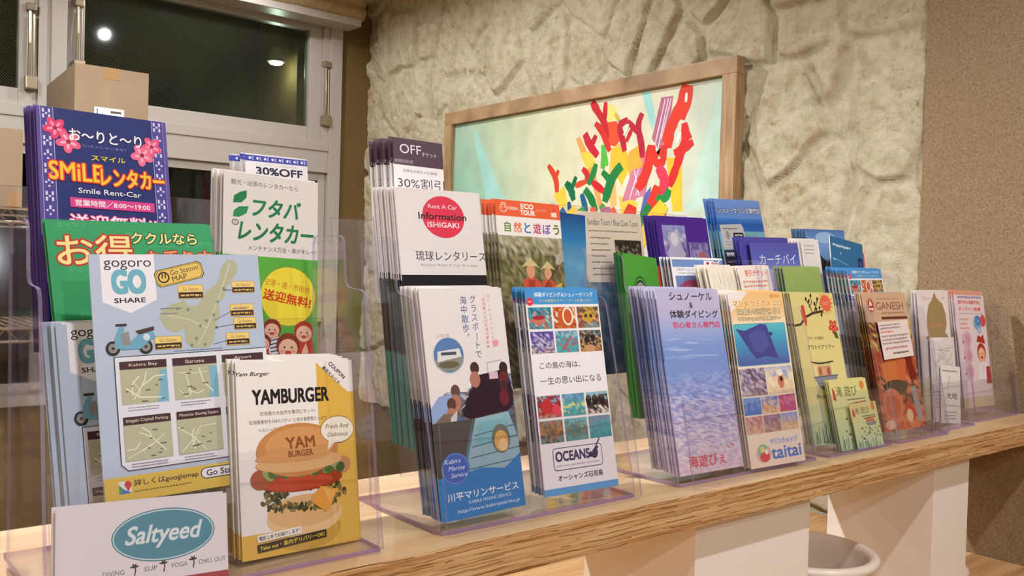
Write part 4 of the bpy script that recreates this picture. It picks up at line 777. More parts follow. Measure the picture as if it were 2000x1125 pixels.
# blue leaflet with two flags
S = flags = Sheet(112, 209, '#efecef', bands=[(0, .4, '#4a4a58'), (.4, 1, '#8a8aa0')])
S.rect(3, 2.5, 109, 10.5, '#6f8fc4'); S.rect(70, 3.6, 17, 8, '#f2eef0'); S.ell(78.5, 7.6, 3.4, 2.7, '#c8283a', n=16); S.rect(88, 3.6, 17, 8, '#34407a')
for a_, b_ in (((88, 3.6), (105, 11.6)), ((88, 11.6), (105, 3.6)), ((88, 7.6), (105, 7.6)), ((96.5, 3.6), (96.5, 11.6))): S.line([a_, b_], 2.2, '#e6e2e8')
for a_, b_ in (((88, 7.6), (105, 7.6)), ((96.5, 3.6), (96.5, 11.6))): S.line([a_, b_], 1.1, '#b83a4a')
S.text('石垣島ダイビングサービス', 38, 16.5, 3.6, '#6a6068', wid=56); S.text('Ishigaki Diving Shop', 38, 21.5, 2.8, '#6a6068', wid=50); S.rect(6, 25, 106, 60, '#6f86bc'); S.ell(46, 42, 34, 12, '#a84a6c'); S.ell(46, 44, 26, 9, '#bc5a70')
# underwater snorkel leaflet
S = snork = Sheet(114, 218, '#a8b4dc', bands=[(0, .06, '#d0cede'), (.06, .4, '#6a74a0'), (.4, .6, '#9aa0c0'), (.6, 1, '#bcb0c8')])
S.grad(0, 0, 114, 218, [(0, '#bdbbdc'), (.12, '#c0b8d8'), (.22, '#a4b0dc'), (.32, '#7f9cd8'), (.45, '#7a94d0'), (.55, '#94a0d4'), (.68, '#aaa6d0'), (.8, '#c4b0cc'), (1, '#d2b8c6')])
R = random.Random(11); rows = [(.46, ['#7a94d0', '#84a0d8', '#8e9cd4']), (.56, ['#8a98d0', '#a4b0de', '#7c88c4', '#9aa4d8']), (.66, ['#b8b4dc', '#8c92c8', '#d0c8e0', '#9c9ccc']), (.76, ['#cfc0da', '#a09ac8', '#e2d4e2', '#b4a8cc']), (.86, ['#d8c4d4', '#b8a6c4', '#e4d2dc', '#c4b2c8']), (1, ['#d6bcca', '#c8b0c2', '#dcc6d0'])]
S.photo(0, 100, 114, 118, [q for _, q in rows], 15, 40, 31, .45); S.grad(0, 86, 114, 15, [(0, '#7b95d2'), (1, '#8396d2')])
for k in range(46):
    x, y = R.uniform(4, 108), R.uniform(128, 196); S.line([(x - R.uniform(4, 9), y + R.uniform(-2, 2)), (x, y - R.uniform(0, 2)), (x + R.uniform(4, 9), y + R.uniform(-2, 2.5))], R.uniform(.5, 1.1), R.choice(['#e2d8ea', '#d4cce6', '#dccfe0']))
for k in range(12): S.ell(R.uniform(10, 105), R.uniform(56, 84), R.uniform(10, 26), R.uniform(.8, 2), R.choice(['#94aee0', '#8aa4dc', '#a8bce6']), R.uniform(-.1, .1), 12)
S.text('シュノーケル', 62, 9, 9.5, '#34323c', wid=78, bold=.015); S.text('&', 60, 20, 7, '#34323c', bold=.01); S.text('体験ダイビング', 64, 31, 9.5, '#34323c', wid=88, bold=.015); S.text('初心者さん専門店', 66, 44, 7.5, '#d8587c', wid=86, bold=.03)
S.text('海遊びぇ', 50, 204, 14, '#d84a58', wid=66, bold=.01); S.line([(88, 190), (94, 194)], 1.2, '#d86a78'); S.line([(96, 188), (102, 192)], 1.2, '#d86a78')
# manta leaflet
S = taitai = Sheet(102, 217, '#f0dfc8', bands=[(0, .25, '#e8dccb'), (.25, .4, '#dc9c62'), (.4, .7, '#d8c0a0'), (.7, 1, '#e8dccc')])
S.grad(0, 0, 102, 42, [(0, '#f0c484'), (.6, '#f3cc92'), (1, '#f4e2c8')]); S.poly([(0, 0), (36, 0), (12, 18), (0, 26)], '#f2e6dc'); S.text('慶良間', 86, 5.5, 4.4, '#d89028', wid=18, bold=.02)
S.text('マンタ.ウミガメ.ニコ', 52, 14.5, 8, '#e09a2c', wid=92, bold=.03, out=('#f8ecd8', .8)); S.text('に会いに行こう！', 52, 25, 7.4, '#f6ecd8', wid=80, out=('#a8946a', 1.1)); S.text('マリンショップの体験ツアー', 52, 34, 4.6, '#f6ecd8', wid=80, out=('#b49a6a', .9))
S.rrect(1, 40, 98, 53, 3, '#4fa4b8'); S.grad(1.5, 41, 97, 51, [(0, '#5fc0cc'), (.4, '#4a9cc4'), (1, '#5560a8')]); S.poly([(5, 46), (20, 49), (36, 45), (50, 41), (62, 42), (66, 52), (70, 64), (78, 86), (52, 82), (36, 85), (24, 72), (14, 58)], '#4a4a92'); S.poly([(26, 54), (44, 48), (58, 50), (64, 68), (48, 78), (34, 74)], '#545aa2'); S.ell(69, 54, 3, 2.4, '#3c3c80'); S.line([(78, 86), (84, 91)], .8, '#4a4a92')
S.photo(1, 96, 47, 34, [['#8a7a98', '#b8a8b8', '#6a5a78'], ['#9a88a0', '#5a4a68', '#c8b8c4'], ['#8a6a70', '#a898a8']], 9, 8, 2, .8); S.photo(50, 96, 49, 34, [['#8aa4d0', '#c8c0d0'], ['#e0c8a8', '#e2c49c', '#f0dcc0'], ['#e8ceac', '#d8b898']], 8, 7, 3, .4); S.ell(76, 114, 6, 10, '#c87a5c'); S.ell(76, 104, 5, 4.4, '#ece4dc'); S.ell(77, 112, 3, 3.4, '#3c3430')
for i, pal in enumerate(([['#6a94d4', '#7aa0d8'], ['#5a80c8', '#4a74c0']], [['#7a90c8', '#c8b8b8'], ['#d89a70', '#e8c8a0']], [['#b84a78', '#d87a98'], ['#a85a9c', '#d84a5a']])): S.photo(1 + i * 33, 132, 31.5, 21, pal, 6, 4, 20 + i, .3)
for i, pal in enumerate(([['#d8a8a0', '#b87a7c'], ['#e0b898', '#c89a88']], [['#a8849a', '#8a6a84'], ['#c8a08c', '#9a7a80']], [['#8a9ad0', '#a8a8d0'], ['#e0c098', '#d0a888']])): S.photo(1 + i * 33, 155, 31.5, 21, pal, 6, 4, 30 + i, .3)
S.grad(0, 178, 102, 39, [(0, '#f2e0cc'), (1, '#eed6c4')]); S.text('マリンショップ', 66, 188, 6.5, '#f4ecf0', wid=52, bold=0, out=('#7f90c8', .7)); S.text('taitai', 68, 202, 14, '#4a78cc', wid=56, bold=.028)
S.ell(26, 201, 14, 11, '#d8b0a8'); S.ell(25, 198, 9, 8.5, '#7fc0a0'); S.ell(27, 205, 9, 6, '#d84a50'); S.ell(24, 196, 4, 4, '#e8d070'); S.ell(31, 199, 3, 3.4, '#f0e4da')
# cream discount ticket
S = tcoup = Sheet(76, 147, '#f0e6dc', bands=[(0, 1, '#e9ddd0')]); S.text('割引チケット', 42, 10, 9, '#dc6a58', wid=54, bold=.02); S.lines(6, 21, 64, 2, 6, 3.2, '#dd9a84', .15, 3); S.lines(5, 36, 66, 3, 6.5, 2, '#c8a898', .15, 5); S.lines(5, 62, 66, 8, 7, 2, '#d8c8bc', .3, 5)
# sketchy cream slip
S = sketch = Sheet(84, 147, '#eee4d4', bands=[(0, 1, '#e4d8c6')]); R = random.Random(5)
for k in range(16): x = R.uniform(6, 76); S.line([(x, R.uniform(6, 14)), (x + R.uniform(-4, 4), 20), (x + R.uniform(-6, 6), R.uniform(26, 44))], .6, '#b8ac98')
# blue snorkel leaflet
S = bsnork = Sheet(116, 212, '#5a7cc0', bands=[(0, .3, '#2a5ca8'), (.3, 1, '#3a4a78')])
S.grad(0, 0, 116, 46, [(0, '#6f90cc'), (.55, '#5f86c8'), (1, '#4a80c4')]); S.text('シュノーケリング専門店', 60, 17, 9.5, '#dfe4f0', wid=108, bold=.01, out=('#2c3050', 1.0)); S.grad(0, 30, 116, 20, [(0, '#3a78c0'), (.5, '#2352a4'), (1, '#2e62b0')])
S.grad(0, 50, 116, 60, [(0, '#6fa4b4'), (1, '#8ab4ac')]); S.text('遊びつくす！', 78, 57, 4, '#3f7a70', wid=34)
S.poly([(4, 40), (58, 38), (62, 44), (64, 76), (6, 78)], '#b8b4b4'); S.lines(10, 45, 36, 1, 4, 2, '#4a4844', .1); S.rrect(34, 52, 26, 8, 2, '#2a2a34'); S.lines(38, 55, 18, 1, 3, 2, '#d8d4d0', 0); S.lines(12, 66, 46, 2, 4, 1.6, '#8a8684'); S.ell(20, 56, 5, 7, '#8f8a8a', n=14)
S.rect(4, 79, 62, 28, '#2a2848'); S.text('期間限定', 28, 86, 6.5, '#eceaf0', wid=38, bold=.02); S.lines(10, 96, 44, 1, 4, 3, '#a09ac0', .1); S.rect(4, 107, 62, 34, '#8a3a78'); S.ell(26, 120, 12, 12, '#c85a8c', .5); S.ell(26, 121, 6, 8, '#7a2a68'); S.rect(0, 141, 116, 71, '#3a4a80')
# lilac bay leaflet
S = kachi = Sheet(122, 210, '#5560b0', bands=[(0, 1, '#3f4690')])
S.grad(0, 0, 122, 70, [(0, '#5a58ac'), (.35, '#5a66b8'), (.6, '#8288c4'), (1, '#a09ac4')]); S.ell(50, 48, 34, 8, '#9f9ccc'); S.ell(84, 42, 20, 5, '#8f92c8'); S.text('カーチバイ', 66, 25, 15, '#e8e8f4', wid=92, bold=-.004)
S = kachib = Sheet(122, 210, '#4f489e', bands=[(0, 1, '#3a3f8a')]); S.text('シーカヤック＆カーチバイ', 66, 10, 7.5, '#33327a', wid=98, bold=.02)
# whale leaflet
S = whale = Sheet(121, 211, '#5a7fb8', bands=[(0, .1, '#3a3c40'), (.1, 1, '#8a8c90')])
S.grad(0, 0, 121, 80, [(0, '#4f78b4'), (.4, '#7aa0d0'), (1, '#5a7cb4')]); S.ell(60, 14, 30, 10, '#9ab8dc'); S.poly([(0, 14), (16, 18), (34, 40), (58, 58), (40, 72), (0, 72)], '#2c333c'); S.poly([(58, 58), (84, 40), (88, 22), (98, 22), (104, 42), (121, 48), (121, 72), (50, 74)], '#333a58')
# teal leaflet
S = teal = Sheet(111, 211, '#2f6f9c', bands=[(0, 1, '#d8d4d8')])
S.lines(8, 12, 66, 1, 5, 4, '#cfdce8', .1, 2); S.ell(34, 26, 2, 2, '#a8c4d8', n=10); S.line([(6, 36), (60, 44)], .8, '#9fc0d8'); S.lines(8, 37, 10, 1, 4, 2.6, '#b8d0e0'); S.rect(92, 26, 16, 24, '#22305c'); S.ell(100, 36, 4, 5, '#6a4a8a'); S.rect(10, 74, 18, 24, '#cfd4d8'); S.lines(36, 72, 56, 3, 9, 2.4, '#a8c8dc', .2, 9)
S = pink = Sheet(111, 211, '#c83a86', bands=[(0, 1, '#d05a96')]); S.rect(6, 6, 99, 60, '#d04a90')
S = whitel = Sheet(60, 200, '#e8e2de', bands=[(0, .1, '#d8d0cc'), (.1, 1, '#dcd4d0')]); S.lines(6, 10, 40, 3, 6, 2, '#a8a0a0')
# green tour leaflet
S = gtour = Sheet(98, 210, '#93ad62', bands=[(0, .05, '#c8d0cc'), (.05, 1, '#a8b8c0')]); S.grad(0, 0, 98, 60, [(0, '#9ab468'), (1, '#8fa85c')]); S.text('・・ツアーズ', 58, 48, 5, '#5a7a3a', wid=34); S.ell(82, 47, 3.4, 5, '#4f6e34', n=12)
# yellow nature tour leaflet
def yellow_sheet():
    S = Sheet(97, 216, '#ddd08c', edge='#c6c088', bands=[(0, .5, '#c8c48e'), (.5, 1, '#a8b48a')])
    S.grad(0, 0, 97, 216, [(0, '#dccf86'), (.5, '#e4d68e'), (1, '#d6d89a')])
    B = '#4a3428'; S.line([(0, 48), (14, 46), (26, 36), (44, 30), (66, 27)], 3.6, B); S.line([(44, 30), (40, 18), (34, 10)], 2, B); S.line([(48, 29), (56, 16), (60, 10)], 1.8, B); S.line([(38, 22), (46, 14), (46, 4)], 1.6, B)
    for x, y in ((34, 9), (46, 4), (60, 9), (66, 15), (52, 16), (40, 12), (68, 27), (62, 22), (54, 24), (64, 32)): S.ell(x, y, 2, 3.2, '#33241c', .4, 10)
    S.poly([(20, 40), (18, 26), (24, 20), (28, 26), (29, 40), (26, 50)], '#cc4a2e'); S.ell(24, 22, 4, 4, '#cc4a2e', n=12)
    for k in range(14): a = k * math.pi / 7; S.poly([(78 + 11 * math.cos(a - .14), 15 + 12 * math.sin(a - .14)), (78 + 18 * math.cos(a), 15 + 18 * math.sin(a)), (78 + 11 * math.cos(a + .14), 15 + 12 * math.sin(a + .14))], '#e2884a')
    S.ell(78, 15, 11.5, 12, '#e06a4a'); S.text('自然', 78, 15, 5, '#f0b088', wid=13); S.flower(86, 50, 11, '#cf4a3c', '#e88468'); S.poly([(84, 56), (92, 58), (94, 68), (86, 66)], '#5a5a3a')
    S.text('カヌー＆滝遊び', 42, 66, 4.6, '#4a4030', wid=36); S.text('アウトドアツアー', 50, 79, 6.4, '#4a4030', wid=60, bold=.01)
    S.line([(22, 100), (40, 103), (72, 100)], 2, '#4a4238'); S.text('石垣島の海', 46, 102, 4, '#4a4238', wid=34); S.rect(34, 106, 30, 16, '#cf9a74'); [S.ell(x, 114, 3.6, 6, c, n=12) for x, c in ((39, '#b06a54'), (48, '#d8a87c'), (58, '#a85a4a'))]
    S.poly([(24, 122), (76, 121), (70, 134), (60, 140), (38, 140), (30, 134)], '#8a8e96'); S.line([(22, 122), (78, 120)], 1.6, '#5a5e68'); S.text('自然体験・初心者', 48, 150, 4.4, '#4a4436', wid=52)
    for x, y in ((22, 148), (80, 146)): S.poly([(x, y), (x + 4, y - 4), (x + 6, y + 3)], '#3a3a34')
    S.grad(0, 160, 97, 56, [(0, '#cfd494'), (1, '#a8c4a0')]); R = random.Random(4)
    for k in range(26): x = R.uniform(2, 92); S.line([(x, 214), (x + R.uniform(-3, 3), R.uniform(186, 204))], 1.2, R.choice(['#4a6a4a', '#3a5a44', '#6a8a5c']))
    return S
yellow = yellow_sheet()
def ysmall_sheet(W, H):
    S = Sheet(W, H, '#d8d896', edge='#c0c48e', bands=[(0, .4, '#d2cc8e'), (.4, 1, '#5a7a4a')])
    S.grad(0, 0, W, H, [(0, '#e2d88e'), (.45, '#d8dc9c'), (1, '#b4cfae')]); S.ell(W * .86, H * .1, 6, 6.4, '#e08a4a', n=14); S.text('滝 遊び', W * .42, H * .17, H * .15, '#3f4436', wid=W * .56); S.poly([(4, H * .28), (6, H * .1), (11, H * .16), (12, H * .3)], '#c8483a')
    S.lines(W * .4, H * .29, W * .5, 1, 3, 2, '#6a6450'); S.line([(W * .44, H * .36), (W * .9, H * .34)], 1.6, '#b04a3a'); S.rect(W * .5, H * .37, W * .32, H * .07, '#c87a5c'); S.poly([(W * .46, H * .45), (W * .92, H * .44), (W * .84, H * .52), (W * .54, H * .52)], '#8a8e94')
    R = random.Random(8)
    for k in range(24): x, y = R.uniform(8, W - 6), R.uniform(.56, .8) * H; S.poly([(x, y), (x + 3, y - 2.4), (x + 5, y + 1.4)], R.choice(['#3f5a4c', '#5a7a62', '#4a5a54']))
    for k in range(20): x = R.uniform(2, W - 4); S.line([(x, H - 1), (x + R.uniform(-3, 3), H * R.uniform(.78, .92))], 1.2, R.choice(['#3f6a4c', '#4a7a58', '#5a6a7a']))
    return S
ysmall = ysmall_sheet(97, 97); ytiny = ysmall_sheet(84, 64)
# curry restaurant leaflet
S = ganesh = Sheet(118, 212, '#cfab8c', bands=[(0, .2, '#d8b498'), (.2, .35, '#c89a50'), (.35, 1, '#6a4030')])
S.ell(18, 20, 10, 12, '#b03230'); S.ring(18, 20, 9, 11, .8, '#e8cfc0', 20); S.poly([(13, 20), (18, 11), (23, 20)], '#ecdcd0'); S.rect(12, 24, 12, 3, '#ecdcd0'); S.text('GANESH', 70, 21, 12, '#8a4c42', wid=76); S.lines(36, 9, 62, 1, 3, 1.6, '#b08468', .05); S.lines(44, 31, 64, 1, 3, 2.4, '#a8765c', .05); S.rect(42, 38, 72, 4, '#6a3024')
S.photo(0, 46, 118, 166, [['#e0b060', '#8a3a24', '#3a2018', '#d8a050'], ['#c88a3a', '#6a2a1c', '#e0d070'], ['#a85a34', '#c06a3c', '#b04a2c'], ['#b85a34', '#d08050', '#9a4028'], ['#c8603a', '#5a3a28', '#d88a58'], ['#4a3426', '#6a4a30', '#c86a40'], ['#d0764a', '#e08a5c', '#b04a30'], ['#d87a50', '#c06040', '#6a4434']], 11, 22, 14, .6)
S.ell(34, 84, 14, 16, '#6a3826'); S.ell(36, 98, 20, 14, '#b0502f'); S.ell(44, 124, 24, 20, '#cf7440'); S.ell(72, 120, 12, 30, '#c8683a', .2); S.poly([(86, 100), (104, 90), (110, 130), (96, 150)], '#7a2018'); S.ell(50, 146, 34, 10, '#4a3a26'); S.ell(34, 174, 28, 26, '#d8784c'); S.ell(34, 176, 20, 17, '#c46034'); S.poly([(90, 150), (104, 148), (112, 200), (98, 204)], '#9c9a98'); S.poly([(64, 176), (78, 168), (94, 186), (88, 200), (68, 200)], '#c2402c'); S.ell(76, 192, 9, 10, '#e2c08c'); S.ell(20, 202, 14, 7, '#e8c09a')
S = slip = Sheet(92, 62, '#ecdcd4'); S.lines(4, 5, 70, 2, 5, 2.6, '#9a8a88', .15, 2); S.lines(4, 16, 40, 1, 5, 3, '#d8807c', .2, 3); S.lines(4, 23, 84, 3, 6, 3, '#a08f90', .1, 4); S.lines(10, 43, 76, 1, 6, 3.4, '#c08a90', .2, 5); S.lines(30, 52, 52, 1, 6, 3, '#6a5a5c', .1, 6)
# pale leaflet with a plain tan drop shape
S = tanl = Sheet(107, 211, '#ece0de', bands=[(0, 1, '#d8c8c8')]); S.text('ユーグレナ', 55, 13, 6, '#dc8a84', wid=80, bold=.02)
S.poly([(58, 2), (66, 14), (84, 22), (94, 40), (96, 58), (88, 70), (96, 76), (107, 86), (107, 100), (8, 100), (10, 84), (30, 72), (26, 60), (28, 40), (36, 24), (50, 14)], '#a58b60'); S.text('石垣島', 58, 58, 6.4, '#d8907c', wid=42, bold=.01); S.rect(0, 80, 107, 131, '#e2d6d2'); S.grad(0, 150, 107, 61, [(0, '#d8ccb4'), (1, '#c2b490')])
S = slipmap = Sheet(88, 132, '#e6dedc'); S.rect(6, -.0, 40, 6, '#f2ecea'); R = random.Random(6)
for k in range(16): S.line([(R.uniform(2, 86), R.uniform(12, 70)), (R.uniform(2, 86), R.uniform(12, 70)), (R.uniform(2, 86), R.uniform(12, 80))], .8, R.choice(['#b8b0b4', '#a8a0a8', '#c8b8a8']))
S.ell(70, 62, 9, 7, '#8fa4cc'); S.lines(8, 84, 70, 5, 6, 2, '#a8a0a0'); S.poly([(76, 96), (88, 92), (88, 128), (80, 126)], '#b89a70')
S = slipdaichi = Sheet(66, 88, '#f0eae6'); S.lines(6, 7, 50, 1, 4, 2.4, '#8a8488', .1); S.line([(30, 14), (24, 34)], 1.4, '#d88a70'); S.line([(22, 30), (18, 48)], 1, '#c8b84a'); S.text('大地', 36, 46, 10, '#2c2826', wid=36, bold=.01); S.lines(6, 60, 54, 1, 5, 2, '#a8a2a4', .1); S.lines(10, 70, 46, 3, 5, 2, '#a8a2a4', .3)
# pale pink clinic leaflet
S = nurse = Sheet(116, 208, '#e9d8dc', bands=[(0, .08, '#d87a6a'), (.08, 1, '#c8b0b0')])
S.rect(0, 0, 116, 8, '#e0a48c'); S.lines(14, 10, 92, 1, 4, 4, '#8a86b4', .05); S.text('旅行中の体調不良に', 58, 21, 7, '#e25a4a', wid=90, bold=.03); S.text('オンライン診療', 56, 33, 7, '#e25a4a', wid=86, bold=.03); S.rect(10, 41, 100, .8, '#b08a8a')
for y in (50, 58, 66): S.lines(12, y, 36, 1, 3, 3.4, '#e29a94', .2, y)
S.ell(82, 58, 16, 14, '#7fa8d0'); S.ell(84, 54, 11, 9, '#4f84c0'); S.ell(104, 54, 11, 11, '#d8505c'); S.text('OK', 84, 54, 4, '#dfe8f2'); S.ell(86, 72, 9, 6, '#a8c0dc')
for y in (88, 116, 144): S.ell(34, y, 17, 16, '#dfb4c4'); S.ell(36, y, 10, 10, '#d89ab0'); S.ell(18, y + 4, 2.4, 2.4, '#6a4a50', n=10)
S.face(86, 112, 17, '#b5342a', '#efbc9a'); S.poly([(70, 92), (78, 80), (90, 84), (98, 78), (104, 96)], '#b5342a'); S.poly([(64, 160), (70, 134), (86, 128), (104, 132), (114, 160)], '#f0e8ea'); S.poly([(98, 138), (114, 136), (116, 168), (96, 168)], '#b83a4a'); S.line([(80, 132), (86, 150), (92, 132)], 1.4, '#c8a0a0'); S.rect(0, 190, 116, 18, '#d8c4a0')
# ------------------------------------------------------------------ clear acrylic leaflet holders
T = .0026
def holder(label, x0, x1, prof, plates, base_y, cols=2, divs=None, group='clear acrylic leaflet holders on the riser shelf'):
    h = empty('leaflet_holder', ((x0 + x1) / 2, (base_y[0] + base_y[1]) / 2, 0)); tag(h, label, 'leaflet holder', group); ox, oy = h.location.x, h.location.y
    mats = [ACR, EDGE]; P = [(y - oy, z) for y, z in prof]
    for xa in (x0, x1 - T): MB().prism(P, xa - ox, xa - ox + T).done('side_panel', mats, h, fmat=lambda f: 0 if abs(f.normal.x) > .9 else 1)
    for name, yb, za, zb, lean in plates:
        ca, sa = math.cos(lean), math.sin(lean); L_ = (zb - za) / ca
        M = Matrix.Translation((0, yb - oy + za * math.tan(lean), za)) @ Matrix.Rotation(-lean, 4, 'X')
        hx = (x1 - x0) / 2 - T - .0002
        MB().box(-hx, hx, 0, T, 0, L_, M).done(name, mats, h, fmat=lambda f: 0 if abs(f.normal.y) > .8 else 1)
    hx = (x1 - x0) / 2 - T - .0002
    MB().box(-hx, hx, base_y[0] - oy, base_y[1] - oy, .0003, .0038).done('base_plate', [ACR, BASEE], h, fmat=lambda f: 0 if abs(f.normal.z) > .8 else 1)
    if divs:
        for xd, (ya, yb), zt, lean in divs:
            t = math.tan(lean); q = [(ya - oy, .004), (yb - oy, .004), (yb - oy + zt * t, zt), (ya - oy + zt * t, zt)]
            MB().prism(q, xd - ox - T / 2, xd - ox + T / 2).done('divider', mats, h, fmat=lambda f: 0 if abs(f.normal.x) > .9 else 1)
    return h
def rounded(pts, r=.010):
    out = []
    for i, p in enumerate(pts):
        a, b_ = Vector(pts[i - 1]), Vector(pts[(i + 1) % len(pts)]); p = Vector(p); d1 = (a - p); d2 = (b_ - p); rr = min(r, d1.length / 2.2, d2.length / 2.2); d1.normalize(); d2.normalize()
        for t in (0, .33, .67, 1): q = (p + d1 * rr) * (1 - t) ** 2 + p * 2 * t * (1 - t) + (p + d2 * rr) * t * t; out.append((q.x, q.y))
    return out
def two_step(yf, lean, z1, z2, yd, yb, back_lean=.2):
    """side outline: front edge leaning back to z1, a step at yd, the taller rear part to z2, the back edge"""
    t = math.tan(lean); tb = math.tan(back_lean)
    return rounded([(yf, 0), (yf + z1 * t, z1), (yd, z1 + .002), (yd + .005, z2), (yb + z2 * tb, z2), (yb, .0)])
tl = lambda a: math.tan(a)
holder('tall clear holder of mixed leaflets nearest the camera, with the burger postcards in front', .1405, .399, two_step(.650, .15, .218, .267, .719, .775, .03),
       [('front_lip', .640, .0035, .094, .19), ('pocket_plate', .720, .05, .19, .19), ('back_panel', .812, .0035, .30, .20)], (.646, .80))
holder('clear holder with the glass boat leaflets and the marine photo leaflets in front', .460, .7165, two_step(.652, .25, .212, .268, .735, .772, .12),
       [('front_lip', .640, .0035, .098, .20), ('pocket_plate', .712, .04, .22, .18), ('back_panel', .812, .0035, .29, .20)], (.652, .80), divs=[(.584, (.650, .70), .12, .2)])
holder('clear holder with the pale underwater snorkelling leaflets and the manta leaflets in front', .786, 1.0655, two_step(.652, .25, .215, .262, .745, .785, .14),
       [('front_lip', .630, .0035, .098, .22), ('pocket_plate', .7265, .04, .215, .22), ('back_panel', .817, .0035, .328, .20)], (.652, .81), divs=[(.9125, (.655, .70), .12, .22)])
holder('narrow clear holder with the yellow nature tour leaflets in front', 1.088, 1.258, two_step(.648, .25, .20, .25, .735, .785, .12),
       [('front_lip', .636, .0035, .085, .22), ('pocket_plate', .708, .04, .2, .2), ('back_panel', .83, .0035, .25, .2)], (.650, .80))
holder('narrow clear holder with the tan curry restaurant leaflets in front', 1.272, 1.434, two_step(.648, .25, .20, .25, .735, .785, .12),
       [('front_lip', .645, .0035, .09, .21), ('pocket_plate', .708, .04, .2, .2), ('back_panel', .83, .0035, .25, .2)], (.650, .80))
holder('narrow clear holder with the leaflet showing a plain tan drop shape', 1.4375, 1.562, two_step(.664, .12, .15, .19, .715, .74, .05),
       [('front_lip', .672, .0035, .075, .1), ('back_panel', .715, .0035, .18, .1)], (.664, .74))
holder('clear holder at the speckled wall with the pale pink clinic leaflets', 1.592, 1.775, two_step(.675, .14, .10, .205, .715, .745, .08),
       [('front_lip', .676, .0035, .07, .14), ('back_panel', .728, .0035, .19, .14)], (.675, .76))

# ------------------------------------------------------------------ leaflets in the holders
# x, y, z of the lower left corner, yaw, lean, roll, width, height (metres)
POSES = {
    'smile': [0.1683, 0.7832, 0.1602, 0.0566, 0.2372, -0.0087, 0.1078, 0.2112],
    'coup1': [0.3595, 0.815, 0.2003, 0.0026, 0.1991, 0.002, 0.067, 0.1501],
    'futaba': [0.311, 0.7858, 0.1168, -0.0302, 0.1355, -0.0428, 0.094, 0.2092],
    'gogreen': [0.1775, 0.7343, 0.0657, 0.1006, 0.2714, 0.0257, 0.14, 0.2113],
    'map': [0.1892, 0.6924, 0.0589, -0.0055, 0.1951, 0.0303, 0.1345, 0.1872],
    'map2': [0.1733, 0.7042, 0.0051, 0.0253, 0.253, 0.0267, 0.13, 0.1888],
    'yam': [0.285, 0.668, 0.0057, 0.1012, 0.1834, -0.0332, 0.112, 0.1563],
    'salty': [0.1478, 0.6548, 0.0058, -0.0338, 0.2268, -0.0329, 0.1182, 0.0634],
    'off': [0.5051, 0.7875, 0.2069, 0.0099, 0.1443, -0.0062, 0.0644, 0.1717],
    'info': [0.4881, 0.7341, 0.0587, 0.0013, 0.1781, 0.0129, 0.1077, 0.2655],
    'eco': [0.6172, 0.75, 0.1103, -0.0033, 0.1719, -0.0053, 0.0956, 0.2101],
    'kabira': [0.469, 0.6596, 0.009, 0.0244, 0.2002, 0.0159, 0.1008, 0.215],
    'oceans': [0.5995, 0.6677, 0.0122, -0.0683, 0.2032, 0.0089, 0.0991, 0.2118],
    'bluesea': [0.7199, 0.8025, 0.1024, 0.2752, 0.03, -0.031, 0.0574, 0.2106],
    'sandbar': [0.8017, 0.8, 0.1099, -0.0131, 0.1681, 0.0166, 0.1087, 0.21],
    'purple': [0.9505, 0.7993, 0.113, -0.0067, 0.1994, 0.0242, 0.1179, 0.2107],
    'green': [0.8314, 0.7518, 0.0598, 0.3015, 0.2711, -0.0587, 0.1396, 0.2099],
    'flags': [0.9322, 0.7521, 0.0576, -0.0036, 0.2183, 0.0121, 0.1121, 0.2094],
    'snork': [0.7976, 0.6593, 0.0099, -0.0238, 0.2306, -0.0044, 0.1136, 0.2182],
    'taitai': [0.9173, 0.6494, 0.0058, -0.0921, 0.2016, 0.016, 0.1016, 0.2175],
    'tcoup': [1.0267, 0.7197, 0.11, 0.0266, 0.2503, 0.0406, 0.0756, 0.1474],
    'bsnork': [1.1025, 0.8125, 0.1481, 0.0013, 0.2218, 0.0383, 0.1161, 0.2119],
    'kachi': [1.1052, 0.7596, 0.0819, -0.0107, 0.1821, 0.0322, 0.1216, 0.2105],
    'whale': [1.2956, 0.7989, 0.1147, -0.0152, 0.1582, 0.0298, 0.1209, 0.2111],
    'teal': [1.3214, 0.7792, 0.1038, 0.0255, 0.1666, -0.1152, 0.1111, 0.2109],
    'gtour': [1.1535, 0.73, 0.0496, -0.0019, 0.2022, 0.017, 0.1095, 0.2099],
    'yellow': [1.1001, 0.67, 0.0089, -0.1138, 0.2519, -0.0046, 0.0971, 0.216],
    'ysmall': [1.1362, 0.6696, 0.0028, -0.0053, 0.2657, -0.0072, 0.0975, 0.0974],
    'oc2': [1.3305, 0.7299, 0.0501, -0.0064, 0.1978, 0.016, 0.1164, 0.21],
    'ganesh': [1.2831, 0.6757, 0.0115, -0.0584, 0.2129, 0.0097, 0.118, 0.2124],
    'potato': [1.4431, 0.6903, 0.0136, -0.0027, 0.1018, 0.0049, 0.1068, 0.2114],
    'nurse': [1.6062, 0.7018, 0.0193, -0.0065, 0.145, -0.0195, 0.1157, 0.208],
}
Q = POSES
def P_(k, **kw):
    p = list(Q[k])
    for a, v in kw.items():
        i = 'X Y Z yaw lean roll w h'.split().index(a); p[i] = v
    return p
